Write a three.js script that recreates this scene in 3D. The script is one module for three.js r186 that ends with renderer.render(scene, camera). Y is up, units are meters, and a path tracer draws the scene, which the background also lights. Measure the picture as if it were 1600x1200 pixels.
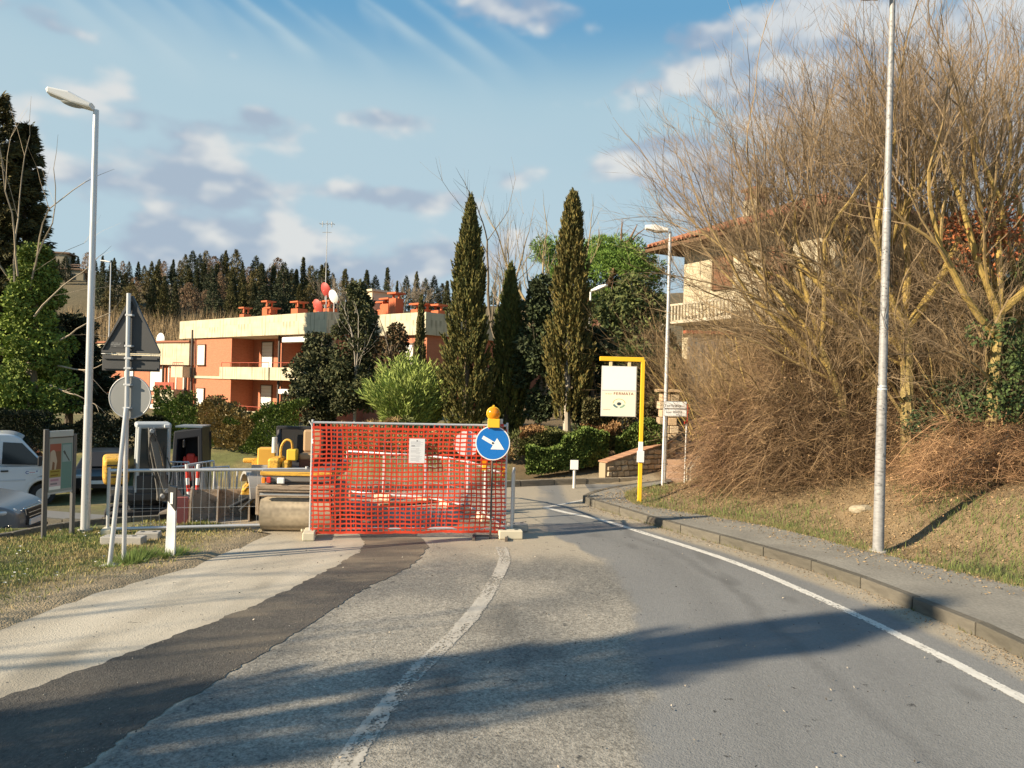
import * as THREE from 'three';
import { mergeGeometries } from 'three/addons/utils/BufferGeometryUtils.js';
import { RoundedBoxGeometry } from 'three/addons/geometries/RoundedBoxGeometry.js';

// ---------------------------------------------------------------- camera, sun, sky, exposure
const FOCAL = 1200, EYE = 2.7, ROLL = 0.026;
const EXPOSURE = 2.0;
const SUN_EL = 24 * Math.PI / 180;
const SUN_DIR = new THREE.Vector3(-0.902 * Math.cos(SUN_EL), Math.sin(SUN_EL), 0.431 * Math.cos(SUN_EL)).normalize();
const scene = new THREE.Scene();
const camera = new THREE.PerspectiveCamera(2 * Math.atan(600 / FOCAL) * 180 / Math.PI, 4 / 3, 0.1, 3000);
camera.position.set(0, EYE, 0);
camera.rotation.z = ROLL;
const renderer = new THREE.WebGLRenderer({ antialias: true });
renderer.setSize(1024, 768);
renderer.toneMapping = THREE.LinearToneMapping;
renderer.toneMappingExposure = EXPOSURE;
renderer.shadowMap.enabled = true;
const sun = new THREE.DirectionalLight(new THREE.Color().setRGB(1.0, 0.83, 0.6), 5.0);
sun.position.copy(SUN_DIR).multiplyScalar(120);
sun.target.position.set(0, 0, -20);
sun.position.add(sun.target.position);
sun.castShadow = true;
sun.shadow.mapSize.set(4096, 4096);
Object.assign(sun.shadow.camera, { left: -60, right: 60, top: 60, bottom: -60, near: 1, far: 400 });
sun.shadow.radius = 1.3;
scene.add(sun, sun.target);

// ---------------------------------------------------------------- random numbers and noise
function rng(seed) { let s = seed >>> 0; return () => { s |= 0; s = s + 0x6D2B79F5 | 0; let t = Math.imul(s ^ s >>> 15, 1 | s); t = t + Math.imul(t ^ t >>> 7, 61 | t) ^ t; return ((t ^ t >>> 14) >>> 0) / 4294967296; }; }
function hash2(x, y) { let h = Math.imul(x | 0, 374761393) + Math.imul(y | 0, 668265263) | 0; h = Math.imul(h ^ h >>> 13, 1274126177); return ((h ^ h >>> 16) >>> 0) / 4294967296; }
function noise(x, y) {
  const i = Math.floor(x), j = Math.floor(y); let u = x - i, v = y - j; u = u * u * (3 - 2 * u); v = v * v * (3 - 2 * v);
  const a = hash2(i, j), b = hash2(i + 1, j), c = hash2(i, j + 1), d = hash2(i + 1, j + 1);
  return a + (b - a) * u + (c - a) * v + (a - b - c + d) * u * v;
}
function fbm(x, y, n = 4) { let s = 0, a = .5, t = 0; for (let k = 0; k < n; k++) { s += a * noise(x, y); t += a; x = x * 2.03 + 17.3; y = y * 2.01 + 5.7; a *= .5; } return s / t; }
const ss = (a, b, t) => { t = Math.min(1, Math.max(0, (t - a) / (b - a))); return t * t * (3 - 2 * t); };
const lerp = (a, b, t) => a + (b - a) * t;
const mix3 = (a, b, t) => [lerp(a[0], b[0], t), lerp(a[1], b[1], t), lerp(a[2], b[2], t)];
const V = (x, y, z) => new THREE.Vector3(x, y, z);

// where a sight line of the photograph meets a level plane, or a given depth
function sight(px, py) { const a = (px - 800) / FOCAL, b = -(py - 600) / FOCAL, c = Math.cos(ROLL), s = Math.sin(ROLL); return [a * c - b * s, a * s + b * c]; }
function P(px, py, h = 0) { const [x, y] = sight(px, py), t = (h - EYE) / y; return V(x * t, h, -t); }
function D(px, py, d) { const [x, y] = sight(px, py); return V(x * d, EYE + y * d, -d); }

// ---------------------------------------------------------------- sky
{
  const W = 2048, Hh = 1024, data = new Float32Array(W * Hh * 4), deg = Math.PI / 180;
  // veils of high cloud with a few falling streaks along their upper edge
  const veil = (az, el) => fbm(az * .03 + 3, el * .11 + 40 + az * .012, 5);
  const streaks = [[-32, 26.6, 8, .6, .8], [-26.5, 26.4, 6, .5, .8], [-20.6, 25.2, 6.5, .45, 1.3], [-34, 24.6, 8, .6, .9], [-10.2, 25.4, 9, .5, 1.25], [-14.8, 24.6, 6, .55, .8], [-5.6, 24.8, 6.5, .55, .7], [-22.5, 24.9, 5, .4, .6], [-17.5, 25.4, 5, .35, .8], [-8.4, 26.6, 8, .4, .9], [-3, 25.6, 6, .45, .5], [-27.5, 25.2, 6, .4, .7], [-29, 23.4, 7, .5, .7], [-12.4, 26.4, 6, .4, .7], [-12, 25.6, 2.6, .5, .6], [-18, 24, 4, .4, .4], [40, 26, 7, .6, .6], [-60, 26, 8, .6, .6], [100, 28, 8, .6, .6], [-110, 27, 8, .6, .6], [160, 26, 8, .6, .6]];
  // cumulus banks: azimuth, elevation, half width, half height (degrees), strength
  const banks = [[-26, 16.5, 6.5, 3.0, .72], [-22, 9.6, 10, 1.7, .95], [-21.8, 13.1, 3.6, 1.9, 1.3], [-29, 12.6, 5, 1.3, 1.0], [-11, 13.4, 6.5, 1.0, 1.1], [-18.5, 17.8, 3.2, .9, .85], [-32, 21.5, 6, 1.0, .7], [-9.5, 18.6, 4, .9, .6],
    [-5, 9.3, 5, 2.2, 1.0], [-17, 8.2, 9, 1.5, .95], [8, 15.5, 7, 1.5, .95], [9.5, 17.3, 3.5, 1.2, .7], [0, 26.5, 5, 2.2, .95], [12, 24.5, 5, 1.3, .6], [14.5, 21.3, 5, 1.4, .6], [24, 21.5, 12, 4.5, 1.2], [20, 14, 9, 4.5, .9], [31, 13, 8, 4, .75],
    [50, 15, 14, 4, .9], [-55, 14, 14, 4, .9], [80, 18, 12, 4, .9], [-85, 16, 16, 4, .9], [115, 14, 14, 4, .9], [-120, 17, 14, 4, .9], [150, 15, 14, 4, .9], [-155, 18, 14, 4, .9], [178, 14, 12, 4, .9]];
  for (let j = 0; j < Hh; j++) {
    const el = ((j + .5) / Hh - .5) * 180;
    for (let i = 0; i < W; i++) {
      const k = (j * W + i) * 4;
      // direction -> azimuth from the camera's forward, positive to the right
      const phi = ((i + .5) / W - .5) * 2 * Math.PI, az = Math.atan2(Math.cos(phi), -Math.sin(phi)) / deg;
      const e = Math.max(el, 0);
      let c = e < 9 ? mix3([.53, .67, .76], [.44, .62, .73], e / 9) : e < 19 ? mix3([.44, .62, .73], [.35, .565, .69], (e - 9) / 10) : e < 27 ? mix3([.35, .565, .69], [.125, .37, .62], ss(19, 26, e)) : mix3([.125, .37, .62], [.07, .21, .44], ss(27, 70, e));
      if (el > 0) {
        const edge = 22.6 - .06 * (az + 10) + (fbm(az * .09 + 5, 2, 3) - .5) * 3.5;
        let wisp = (.25 + .9 * veil(az, el)) * ss(2, 9, el) * (1 - ss(edge - 4, edge + 2.2, el)) * .95;
        for (const [a, b, len, th, k] of streaks) { const da = az - a, t = da / len; if (t < -.15 || t > 1.05) continue; const off = el - (b - da * .50 - .020 * da * da * .3); wisp += k * .36 * Math.exp(-((off > 0 ? off / (th * .34) : off / (th * (1.0 + 1.6 * Math.max(0, t)))) ** 2)) * ss(-.15, .12, t) * (1 - ss(.55, 1.05, t)) * (.55 + .9 * fbm(az * .5 + b, el * 1.2, 3)); }
        c = mix3(c, [.47, .635, .725], Math.min(.88, wisp));
        let m = 0, up = 0;
        for (const [a, b, w, h, s] of banks) {
          let da = az - a; if (da > 180) da -= 360; if (da < -180) da += 360;
          const r = (da / w) ** 2 + ((el - b) / h) ** 2; if (r > 4) continue;
          const g = s * Math.exp(-r * 1.1); m += g; up += g * (el - b) / h;
        }
        if (m > .02) {
          const n = fbm(az * .24 + 31, el * .55 + 11, 7), d = m * 1.0 + (n - .5) * 2.0 - .30;
          const a = ss(0, .55, d) * .86;
          const n2 = fbm(az * .22 + 31 + .2, el * .5 + 11.3, 5);
          const lit = Math.min(1, Math.max(0, .30 + up / Math.max(m, .1) * .6 + (n - n2) * 3.4));
          c = mix3(c, mix3([.36, .43, .56], [.80, .785, .76], lit), a * lerp(.8, .9, lit));
        }
      } else c = [.22, .24, .22];
      { const g = (c[0] + c[1] + c[2]) / 3; c = c.map(v => lerp(v, g, .10)); }
      data[k] = c[0] / EXPOSURE; data[k + 1] = c[1] / EXPOSURE; data[k + 2] = c[2] / EXPOSURE; data[k + 3] = 1;
    }
  }
  const sky = new THREE.DataTexture(data, W, Hh, THREE.RGBAFormat, THREE.FloatType);
  sky.mapping = THREE.EquirectangularReflectionMapping; sky.magFilter = sky.minFilter = THREE.LinearFilter; sky.needsUpdate = true;
  scene.background = sky; scene.environment = sky;
}

// ---------------------------------------------------------------- scene helpers
const used = {};
function numbered(n) { if (used[n] === undefined) { used[n] = 0; return n; } return `${n}_${String(++used[n]).padStart(3, '0')}`; }
function tag(o, label, category, group) { o.userData.label = label; o.userData.category = category; if (group) o.userData.group = group; return o; }
function thing(name, label, category, pos = V(0, 0, 0), turn = 0, group) {
  const o = new THREE.Group(); o.name = numbered(name); o.position.copy(pos); o.rotation.y = turn; scene.add(o); return tag(o, label, category, group);
}
function clean(g) {
  g = g.index ? g.toNonIndexed() : g;
  const n = g.attributes.position.count;
  if (!g.attributes.normal) g.computeVertexNormals();
  if (!g.attributes.uv) g.setAttribute('uv', new THREE.BufferAttribute(new Float32Array(n * 2), 2));
  for (const k of Object.keys(g.attributes)) if (!['position', 'normal', 'uv'].includes(k)) g.deleteAttribute(k);
  g.morphAttributes = {};
  return g;
}
function obj(name, geos, mat, parent = scene) {
  const list = Array.isArray(geos) ? geos : [geos];
  const m = new THREE.Mesh(list.length === 1 ? list[0] : mergeGeometries(list.map(clean)), mat);
  m.name = parent === scene ? numbered(name) : name; m.castShadow = m.receiveShadow = true; parent.add(m); return m;
}
function struct(name, geos, mat) { const m = obj(name, geos, mat); m.userData.kind = 'structure'; return m; }
function stuff(m) { m.userData.kind = 'stuff'; return m; }
function box(w, h, d, x = 0, y = 0, z = 0, ry = 0, bevel = 0) {
  const g = bevel ? new RoundedBoxGeometry(w, h, d, 1, Math.min(bevel, w * .45, h * .45, d * .45)) : new THREE.BoxGeometry(w, h, d);
  if (ry) g.rotateY(ry); g.translate(x, y, z); return g;
}
function cyl(a, b, r0, r1 = r0, n = 10) {
  const d = b.clone().sub(a), g = new THREE.CylinderGeometry(r1, r0, d.length(), n, 1);
  g.applyQuaternion(new THREE.Quaternion().setFromUnitVectors(V(0, 1, 0), d.normalize()));
  g.translate((a.x + b.x) / 2, (a.y + b.y) / 2, (a.z + b.z) / 2); return g;
}
function pipe(pts, r, n = 8, seg = 24) { return new THREE.TubeGeometry(new THREE.CatmullRomCurve3(pts.map(p => Array.isArray(p) ? V(...p) : p)), seg, r, n, false); }
function poly(pts) { return new THREE.Shape(pts.map(p => new THREE.Vector2(p[0], p[1]))); }
function extrude(pts, depth, bevel = 0) {   // in the xy plane, centred in z
  const g = new THREE.ExtrudeGeometry(pts instanceof THREE.Shape ? pts : poly(pts), { depth: depth - 2 * bevel, bevelEnabled: bevel > 0, bevelSize: bevel, bevelThickness: bevel, bevelOffset: -bevel, bevelSegments: 2, curveSegments: 10 });
  g.translate(0, 0, -(depth - 2 * bevel) / 2); return g;
}
// growable triangle soup with a colour per corner
class Soup {
  constructor() { this.p = []; this.c = []; }
  tri(a, b, c, col) { this.p.push(a[0], a[1], a[2], b[0], b[1], b[2], c[0], c[1], c[2]); for (let k = 0; k < 3; k++) this.c.push(col[0], col[1], col[2]); }
  leaf(x, y, z, dx, dy, dz, sx, sy, sz, len, wid, col) { // a pointed blade along d, its width along s
    const a = [x, y, z], t = [x + dx * len, y + dy * len, z + dz * len], mx = x + dx * len * .45, my = y + dy * len * .45, mz = z + dz * len * .45, w = wid / 2;
    const l = [mx + sx * w, my + sy * w, mz + sz * w], r = [mx - sx * w, my - sy * w, mz - sz * w];
    this.tri(a, l, t, col); this.tri(a, t, r, col);
  }
  anyLeaf(rand, x, y, z, dx, dy, dz, len, wid, col) {
    const l = Math.hypot(dx, dy, dz) || 1; dx /= l; dy /= l; dz /= l;
    let ax = rand() - .5, ay = rand() - .5, az = rand() - .5;
    let sx = dy * az - dz * ay, sy = dz * ax - dx * az, sz = dx * ay - dy * ax; const m = Math.hypot(sx, sy, sz) || 1;
    this.leaf(x, y, z, dx, dy, dz, sx / m, sy / m, sz / m, len, wid, col);
  }
  tube(pts, r0, r1, n, col, col2 = col) {
    let prev = null; const N = pts.length - 1;
    for (let i = 0; i <= N; i++) {
      const a = pts[Math.max(0, i - 1)], b = pts[Math.min(N, i + 1)], p = pts[i];
      let dx = b[0] - a[0], dy = b[1] - a[1], dz = b[2] - a[2]; const l = Math.hypot(dx, dy, dz) || 1; dx /= l; dy /= l; dz /= l;
      let ux = dz, uy = 0, uz = -dx; let m = Math.hypot(ux, uz); if (m < .05) { ux = 1; uz = 0; m = 1; } ux /= m; uz /= m;
      const vx = dy * uz - dz * uy, vy = dz * ux - dx * uz, vz = dx * uy - dy * ux, r = lerp(r0, r1, i / N), ring = [];
      for (let k = 0; k < n; k++) { const q = k / n * 6.2832 + .7, c = Math.cos(q) * r, s = Math.sin(q) * r; ring.push([p[0] + ux * c + vx * s, p[1] + uy * c + vy * s, p[2] + uz * c + vz * s]); }
      if (prev) { const cc = mix3(col, col2, (i - .5) / N); for (let k = 0; k < (n === 2 ? 1 : n); k++) { const k2 = (k + 1) % n; this.tri(prev[k], ring[k], ring[k2], cc); this.tri(prev[k], ring[k2], prev[k2], cc); } }
      prev = ring;
    }
  }
  geo() {
    const g = new THREE.BufferGeometry();
    g.setAttribute('position', new THREE.Float32BufferAttribute(this.p, 3)); g.setAttribute('color', new THREE.Float32BufferAttribute(this.c, 3));
    g.setAttribute('uv', new THREE.BufferAttribute(new Float32Array(this.p.length / 3 * 2), 2));
    g.computeVertexNormals(); this.p = this.c = null; return g;
  }
}

// ---------------------------------------------------------------- materials
function dataTex(n, fn, srgb = false, rx = 1, ry = 1) {
  const d = new Uint8Array(n * n * 4);
  for (let j = 0; j < n; j++) for (let i = 0; i < n; i++) { const c = fn(i, j, n), k = (j * n + i) * 4; d[k] = c[0]; d[k + 1] = c[1]; d[k + 2] = c[2]; d[k + 3] = 255; }
  const t = new THREE.DataTexture(d, n, n); t.magFilter = THREE.LinearFilter; t.minFilter = THREE.LinearMipmapLinearFilter; t.generateMipmaps = true;
  t.wrapS = t.wrapT = THREE.RepeatWrapping; t.repeat.set(rx, ry); if (srgb) t.colorSpace = THREE.SRGBColorSpace; t.needsUpdate = true; return t;
}
const toS = v => { v = Math.max(0, Math.min(1, v)); return Math.round(255 * (v <= .0031308 ? v * 12.92 : 1.055 * Math.pow(v, 1 / 2.4) - .055)); };
// a tileable value noise
function tnoise(x, y, p) { const i = Math.floor(x), j = Math.floor(y); let u = x - i, v = y - j; u = u * u * (3 - 2 * u); v = v * v * (3 - 2 * v); const m = (a) => ((a % p) + p) % p, h = (a, b) => hash2(m(a) + p * 7, m(b) + p * 13); const a = h(i, j), b = h(i + 1, j), c = h(i, j + 1), d = h(i + 1, j + 1); return a + (b - a) * u + (c - a) * v + (a - b - c + d) * u * v; }
const grainTex = dataTex(512, (i, j, n) => { const v = 255 * (.35 * tnoise(i / n * 128, j / n * 128, 128) + .4 * tnoise(i / n * 256, j / n * 256, 256) + .25 * hash2(i, j)); return [v, v, v]; });
const patchTex = dataTex(512, (i, j, n) => { let v = 0; for (const [p, a] of [[4, .4], [8, .25], [16, .2], [64, .15]]) v += a * tnoise(i / n * p, j / n * p, p); v = .55 + .75 * v; v = toS(Math.min(1, v * .72)); return [v, v, v]; }, true);
const grimeTex = dataTex(256, (i, j, n) => { const a = tnoise(i / n * 6, j / n * 6, 6) * .5 + tnoise(i / n * 22, j / n * 22, 22) * .3 + tnoise(i / n * 90, j / n * 90, 90) * .2, m = ss(.50, .68, a), c = mix3([1, 1, 1], [.42, .38, .34], m * .8); return c.map(toS); }, true);
const std = (r, g, b, rough = .7, o = {}) => { const m = new THREE.MeshStandardMaterial({ roughness: rough, ...o }); m.color.setRGB(r, g, b); return m; };
const leafMat = std(1, 1, 1, .88, { vertexColors: true, side: THREE.DoubleSide });
const dullMat = std(1, 1, 1, .9, { vertexColors: true, side: THREE.DoubleSide });
const barkMat = std(1, 1, 1, .92, { vertexColors: true });
const soilGrain = grainTex.clone(); soilGrain.repeat.set(1, 1);
const M = {
  steel: std(.60, .61, .62, .45, { metalness: .3, roughnessMap: patchTex }),
  steelDull: std(.40, .41, .42, .55, { metalness: .4 }),
  signBack: std(.045, .048, .052, .5), signGrey: std(.23, .24, .24, .55), white: std(.80, .80, .78, .5), cream: std(.80, .74, .58, .55),
  plasticWhite: std(.82, .82, .80, .45), black: std(.02, .02, .022, .55), rubber: std(.022, .022, .024, .85), dark: std(.035, .037, .04, .6),
  yellow: std(.80, .47, .03, .42), plant: std(.74, .42, .05, .55, { map: grimeTex, bumpMap: grainTex, bumpScale: .002 }), yellowSign: std(.83, .50, .02, .45), amber: new THREE.MeshPhysicalMaterial({ roughness: .15, transmission: .35, thickness: .02, ior: 1.5, color: new THREE.Color().setRGB(.95, .35, .01) }),
  red: std(.55, .04, .025, .5), redWorn: std(.42, .12, .10, .7), orangeNet: std(.88, .085, .018, .55, { side: THREE.DoubleSide }),
  blue: std(.012, .16, .52, .45, { roughnessMap: patchTex }), concrete: std(.42, .40, .36, .92, { bumpMap: grainTex, bumpScale: .004 }), footPale: std(.62, .56, .42, .9),
  rust: std(.34, .27, .20, .75, { metalness: .1, map: grimeTex }), tan: std(.40, .26, .14, .7), glass: new THREE.MeshPhysicalMaterial({ roughness: .05, transmission: .75, thickness: 0, color: new THREE.Color().setRGB(.45, .5, .5) }),
  glassCab: new THREE.MeshPhysicalMaterial({ roughness: .06, transmission: .6, thickness: 0, color: new THREE.Color().setRGB(.10, .12, .12) }), glassDark: std(.02, .024, .026, .08), chrome: std(.7, .7, .7, .2, { metalness: 1 }), paper: std(.78, .78, .76, .8), navy: std(.007, .009, .015, .5),
};

// ---------------------------------------------------------------- terrain
const xy = (px, py, h = 0) => { const p = P(px, py, h); return [p.x, -p.z]; };           // (x, depth)
const bankEdge = [[16, -4], [9.5, 5.5], xy(1600, 917, .15), xy(1372, 864, .15), xy(1200, 821, .15), xy(1005, 789, .15), xy(985, 775, .15), xy(1003, 762, .15), xy(1050, 752, .15), [5.6, 22.2], [9, 26]];
function edgeDist(poly, x, d) { // signed: positive to the right of the line
  let best = 1e9, sg = 1;
  for (let i = 0; i + 1 < poly.length; i++) {
    const [ax, ay] = poly[i], [bx, by] = poly[i + 1], ux = bx - ax, uy = by - ay, t = Math.max(0, Math.min(1, ((x - ax) * ux + (d - ay) * uy) / (ux * ux + uy * uy)));
    const qx = x - ax - ux * t, qy = d - ay - uy * t, r = qx * qx + qy * qy; if (r < best - 1e-9) { best = r; sg = ux * (d - ay) - uy * (x - ax) < 0 ? 1 : -1; }
  }
  return sg * Math.sqrt(best);
}
function H(x, d) {
  const left = ss(-6.6, -9.5, x), fade = 1 - ss(25, 34, d);
  let h = -left * (ss(12.9, 15, d) * .75 + ss(16, 24, d) * .8) * fade - ss(-2.6, -6, x) * (1 - left) * ss(13.6, 16, d) * .3 * fade;
  h += ss(-9, -4, x) * ss(20.6, 25, d) * .85 + ss(-15, -9, x) * ss(24, 30, d) * .3;
  h += ss(27, 42, d) * ss(-1, 8, x) * 3.3;
  h += ss(62, 150, d) * (15.5 + 4 * ss(-10, -70, x) + 3 * ss(10, 60, x)) + ss(150, 320, d) * 6;
  if (x > 1 && d < 60) { const e = edgeDist(bankEdge, x, d); if (e > 0) h = Math.max(h, .12 + 1.0 * ss(0, 3.4, e) + Math.min(2.6, Math.max(0, e - 3) * .2) + (fbm(x * .8, d * .8, 3) - .5) * .22 * ss(0, .8, e)); }
  if (d > 40) h += (fbm(x * .05 + 9, d * .05, 3) - .5) * 3 * ss(60, 110, d);
  return h;
}
const at = (x, d, up = 0) => V(x, H(x, d) + up, -d);

// left edge of the carriageway, then round the site and back along the far kerb
const vergeEdge = [[-8.6, 2], xy(-90, 1010), xy(0, 985), xy(130, 932), xy(220, 908), xy(300, 886), xy(365, 858), xy(425, 834)];
const farKerb = [[-5.2, 17.6], xy(470, 775), xy(600, 768), xy(760, 762), xy(880, 757), xy(1000, 754)];
const kerbLine = [[8.3, 2], xy(1690, 1072), xy(1600, 1026), xy(1440, 957), xy(1300, 902), xy(1170, 862), xy(1060, 832), xy(980, 808), xy(925, 791)];
const walkTip = [xy(912, 786), xy(930, 777), xy(965, 769), xy(1046, 757)];
const roadPoly = [...vergeEdge, [-5.6, 14.2], [-5.4, 16], ...farKerb, [4.5, 21.4], ...walkTip.slice().reverse(), ...kerbLine.slice().reverse()];
function inside(poly, x, y) { let r = false; for (let i = 0, j = poly.length - 1; i < poly.length; j = i++) { const [a, b] = poly[i], [c, d] = poly[j]; if ((b > y) !== (d > y) && x < (c - a) * (y - b) / (d - b) + a) r = !r; } return r; }
const walkPoly = [...kerbLine, ...walkTip, ...bankEdge.slice(2, 9).reverse(), [9.5, 5.5], [11.4, 2]];
function near(line, x, d) { let m = 1e9; for (let i = 0; i + 1 < line.length; i++) { const [ax, ay] = line[i], [bx, by] = line[i + 1], ux = bx - ax, uy = by - ay, t = Math.max(0, Math.min(1, ((x - ax) * ux + (d - ay) * uy) / (ux * ux + uy * uy || 1))); m = Math.min(m, Math.hypot(x - ax - ux * t, d - ay - uy * t)); } return m; }
const sideRoad = [[-3.5, 18.2], [-6.5, 18.6], [-10, 19.6], [-15, 21.4], [-22, 23.4], [-40, 27]];

{ // ground: one sheet out to the horizon
  const xs = [], ds = [], grow = (a, lo, hi, s) => { for (let v = lo; v < hi - 1e-6; v += s) a.push(v); };
  grow(xs, -900, -200, 100); grow(xs, -200, -60, 10); grow(xs, -60, -22, 2); grow(xs, -22, -10, .6); grow(xs, -10, 10, .22); grow(xs, 10, 24, .6); grow(xs, 24, 60, 2); grow(xs, 60, 200, 10); grow(xs, 200, 901, 100);
  grow(ds, -300, -40, 40); grow(ds, -40, 2, 3); grow(ds, 2, 26, .22); grow(ds, 26, 40, .7); grow(ds, 40, 170, 3.5); grow(ds, 170, 340, 10); grow(ds, 340, 1300, 80);
  const pos = [], col = [], uv = [], idx = [], w = xs.length;
  for (const d of ds) for (const x of xs) {
    const road = d > 1.5 && d < 22.5 && (inside(roadPoly, x, d) || inside(walkPoly, x, d)), edge = road ? Math.min(near(vergeEdge, x, d), near(bankEdge.slice(1, 10), x, d)) : 9;
    let h = H(x, d) - (road ? .05 : 0) + (!road && x < -3 && d > 2 && d < 14 ? .03 + .05 * (fbm(x * 1.5, d * 1.5, 3) - .4) : 0);
    pos.push(x, h, -d); uv.push(x / 2.3, d / 2.3);
    const n = fbm(x * .9 + 3, d * .9, 4), n2 = fbm(x * 4, d * 4, 3);
    let c = mix3([.10, .115, .035], [.27, .21, .10], ss(.35, .68, n * .65 + n2 * .35));     // grass to straw
    const e = x > 1 && d < 40 ? edgeDist(bankEdge, x, d) : -1;
    if (e > 0) c = mix3(mix3([.20, .14, .075], [.27, .20, .115], n2), [.075, .095, .028], ss(.56, .70, n + .10 * (1 - ss(0, 2.2, e)) - .16 * ss(11, 14, d)) * .9);
    if (x < -2.5 && d < 14) { const t = near(vergeEdge, x, d); c = mix3([.33, .26, .16], c, ss(.15, 1.5, t + (n - .5) * 1.6)); }
    if (d > 19.5 && d < 31 && x < -3 && x > -18) c = mix3([.13, .14, .045], [.24, .19, .085], ss(.4, .7, n));
    if (d > 55) c = mix3([.10, .085, .04], [.16, .12, .06], n);
    if (d > 17 && d < 27 && x < -3 && near(sideRoad, x, d) < 3) c = mix3([.14, .12, .085], c, .5);
    if (x < -7 && x > -40 && d > 13.6 && d < 17.6) c = [.13, .13, .125];                           // car park
    if (x > -6.5 && x < -2.4 && d > 13.4 && d < 18) c = mix3([.30, .26, .20], [.2, .17, .13], n);
    if (x > 0 && d > 20 && d < 60 && e <= 0) c = mix3([.13, .10, .05], [.19, .13, .07], n);
    if (d > 16.5 && d < 22.5 && x > -5 && x < 5) { const t = near(farKerb, x, d); c = mix3([.33, .275, .19], c, ss(.3, .8, t + (n - .5) * .5)); }
    col.push(...c.map(v => v * 1.4));
  }
  for (let j = 0; j + 1 < ds.length; j++) for (let i = 0; i + 1 < w; i++) { const a = j * w + i; idx.push(a, a + 1, a + w + 1, a, a + w + 1, a + w); }
  const g = new THREE.BufferGeometry(); g.setAttribute('position', new THREE.Float32BufferAttribute(pos, 3)); g.setAttribute('color', new THREE.Float32BufferAttribute(col, 3)); g.setAttribute('uv', new THREE.Float32BufferAttribute(uv, 2)); g.setIndex(idx); g.computeVertexNormals();
  const gt = patchTex.clone(); gt.repeat.set(1.7, 1.7);
  struct('ground', g, std(1, 1, 1, .97, { vertexColors: true, map: gt, bumpMap: grainTex, bumpScale: .02 }));
}
// a level or draped sheet from an outline in (x, depth)
function sheet(pts, up, drape = false) {
  const g = new THREE.ShapeGeometry(poly(pts)), p = g.attributes.position, uv = g.attributes.uv;
  for (let i = 0; i < p.count; i++) { const x = p.getX(i), d = p.getY(i); p.setXYZ(i, x, up + (drape ? H(x, d) : 0), -d); uv.setXY(i, x, d); }
  g.computeVertexNormals(); return g;
}
function smooth(pts, n = 8) { const c = new THREE.CatmullRomCurve3(pts.map(p => V(p[0], p[1], 0)), false, 'centripetal'); return c.getPoints((pts.length - 1) * n).map(v => [v.x, v.y]); }
function ribbon(line, w0, w1, up, drape) { // a strip along a line in (x, depth), widths to either side
  const pos = [], uv = [], idx = []; let s = 0;
  line.forEach((p, i) => { const a = line[Math.max(0, i - 1)], b = line[Math.min(line.length - 1, i + 1)]; let tx = b[0] - a[0], ty = b[1] - a[1]; const l = Math.hypot(tx, ty); tx /= l; ty /= l; if (i) s += Math.hypot(p[0] - line[i - 1][0], p[1] - line[i - 1][1]);
    for (const o of [-w0, w1]) { const x = p[0] + ty * o, d = p[1] - tx * o; pos.push(x, up + (drape ? H(x, d) : 0), -d); uv.push(o, s); } });
  for (let i = 0; i + 1 < line.length; i++) { const a = i * 2; idx.push(a, a + 1, a + 3, a, a + 3, a + 2); }
  const g = new THREE.BufferGeometry(); g.setAttribute('position', new THREE.Float32BufferAttribute(pos, 3)); g.setAttribute('uv', new THREE.Float32BufferAttribute(uv, 2)); g.setIndex(idx); g.computeVertexNormals();
  const nn = g.attributes.normal; for (let i = 0; i < nn.count; i++) if (nn.getY(i) < 0) { const ix = g.index.array; for (let k = 0; k < ix.length; k += 3) { const t = ix[k]; ix[k] = ix[k + 1]; ix[k + 1] = t; } g.computeVertexNormals(); break; }
  return g;
}
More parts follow.
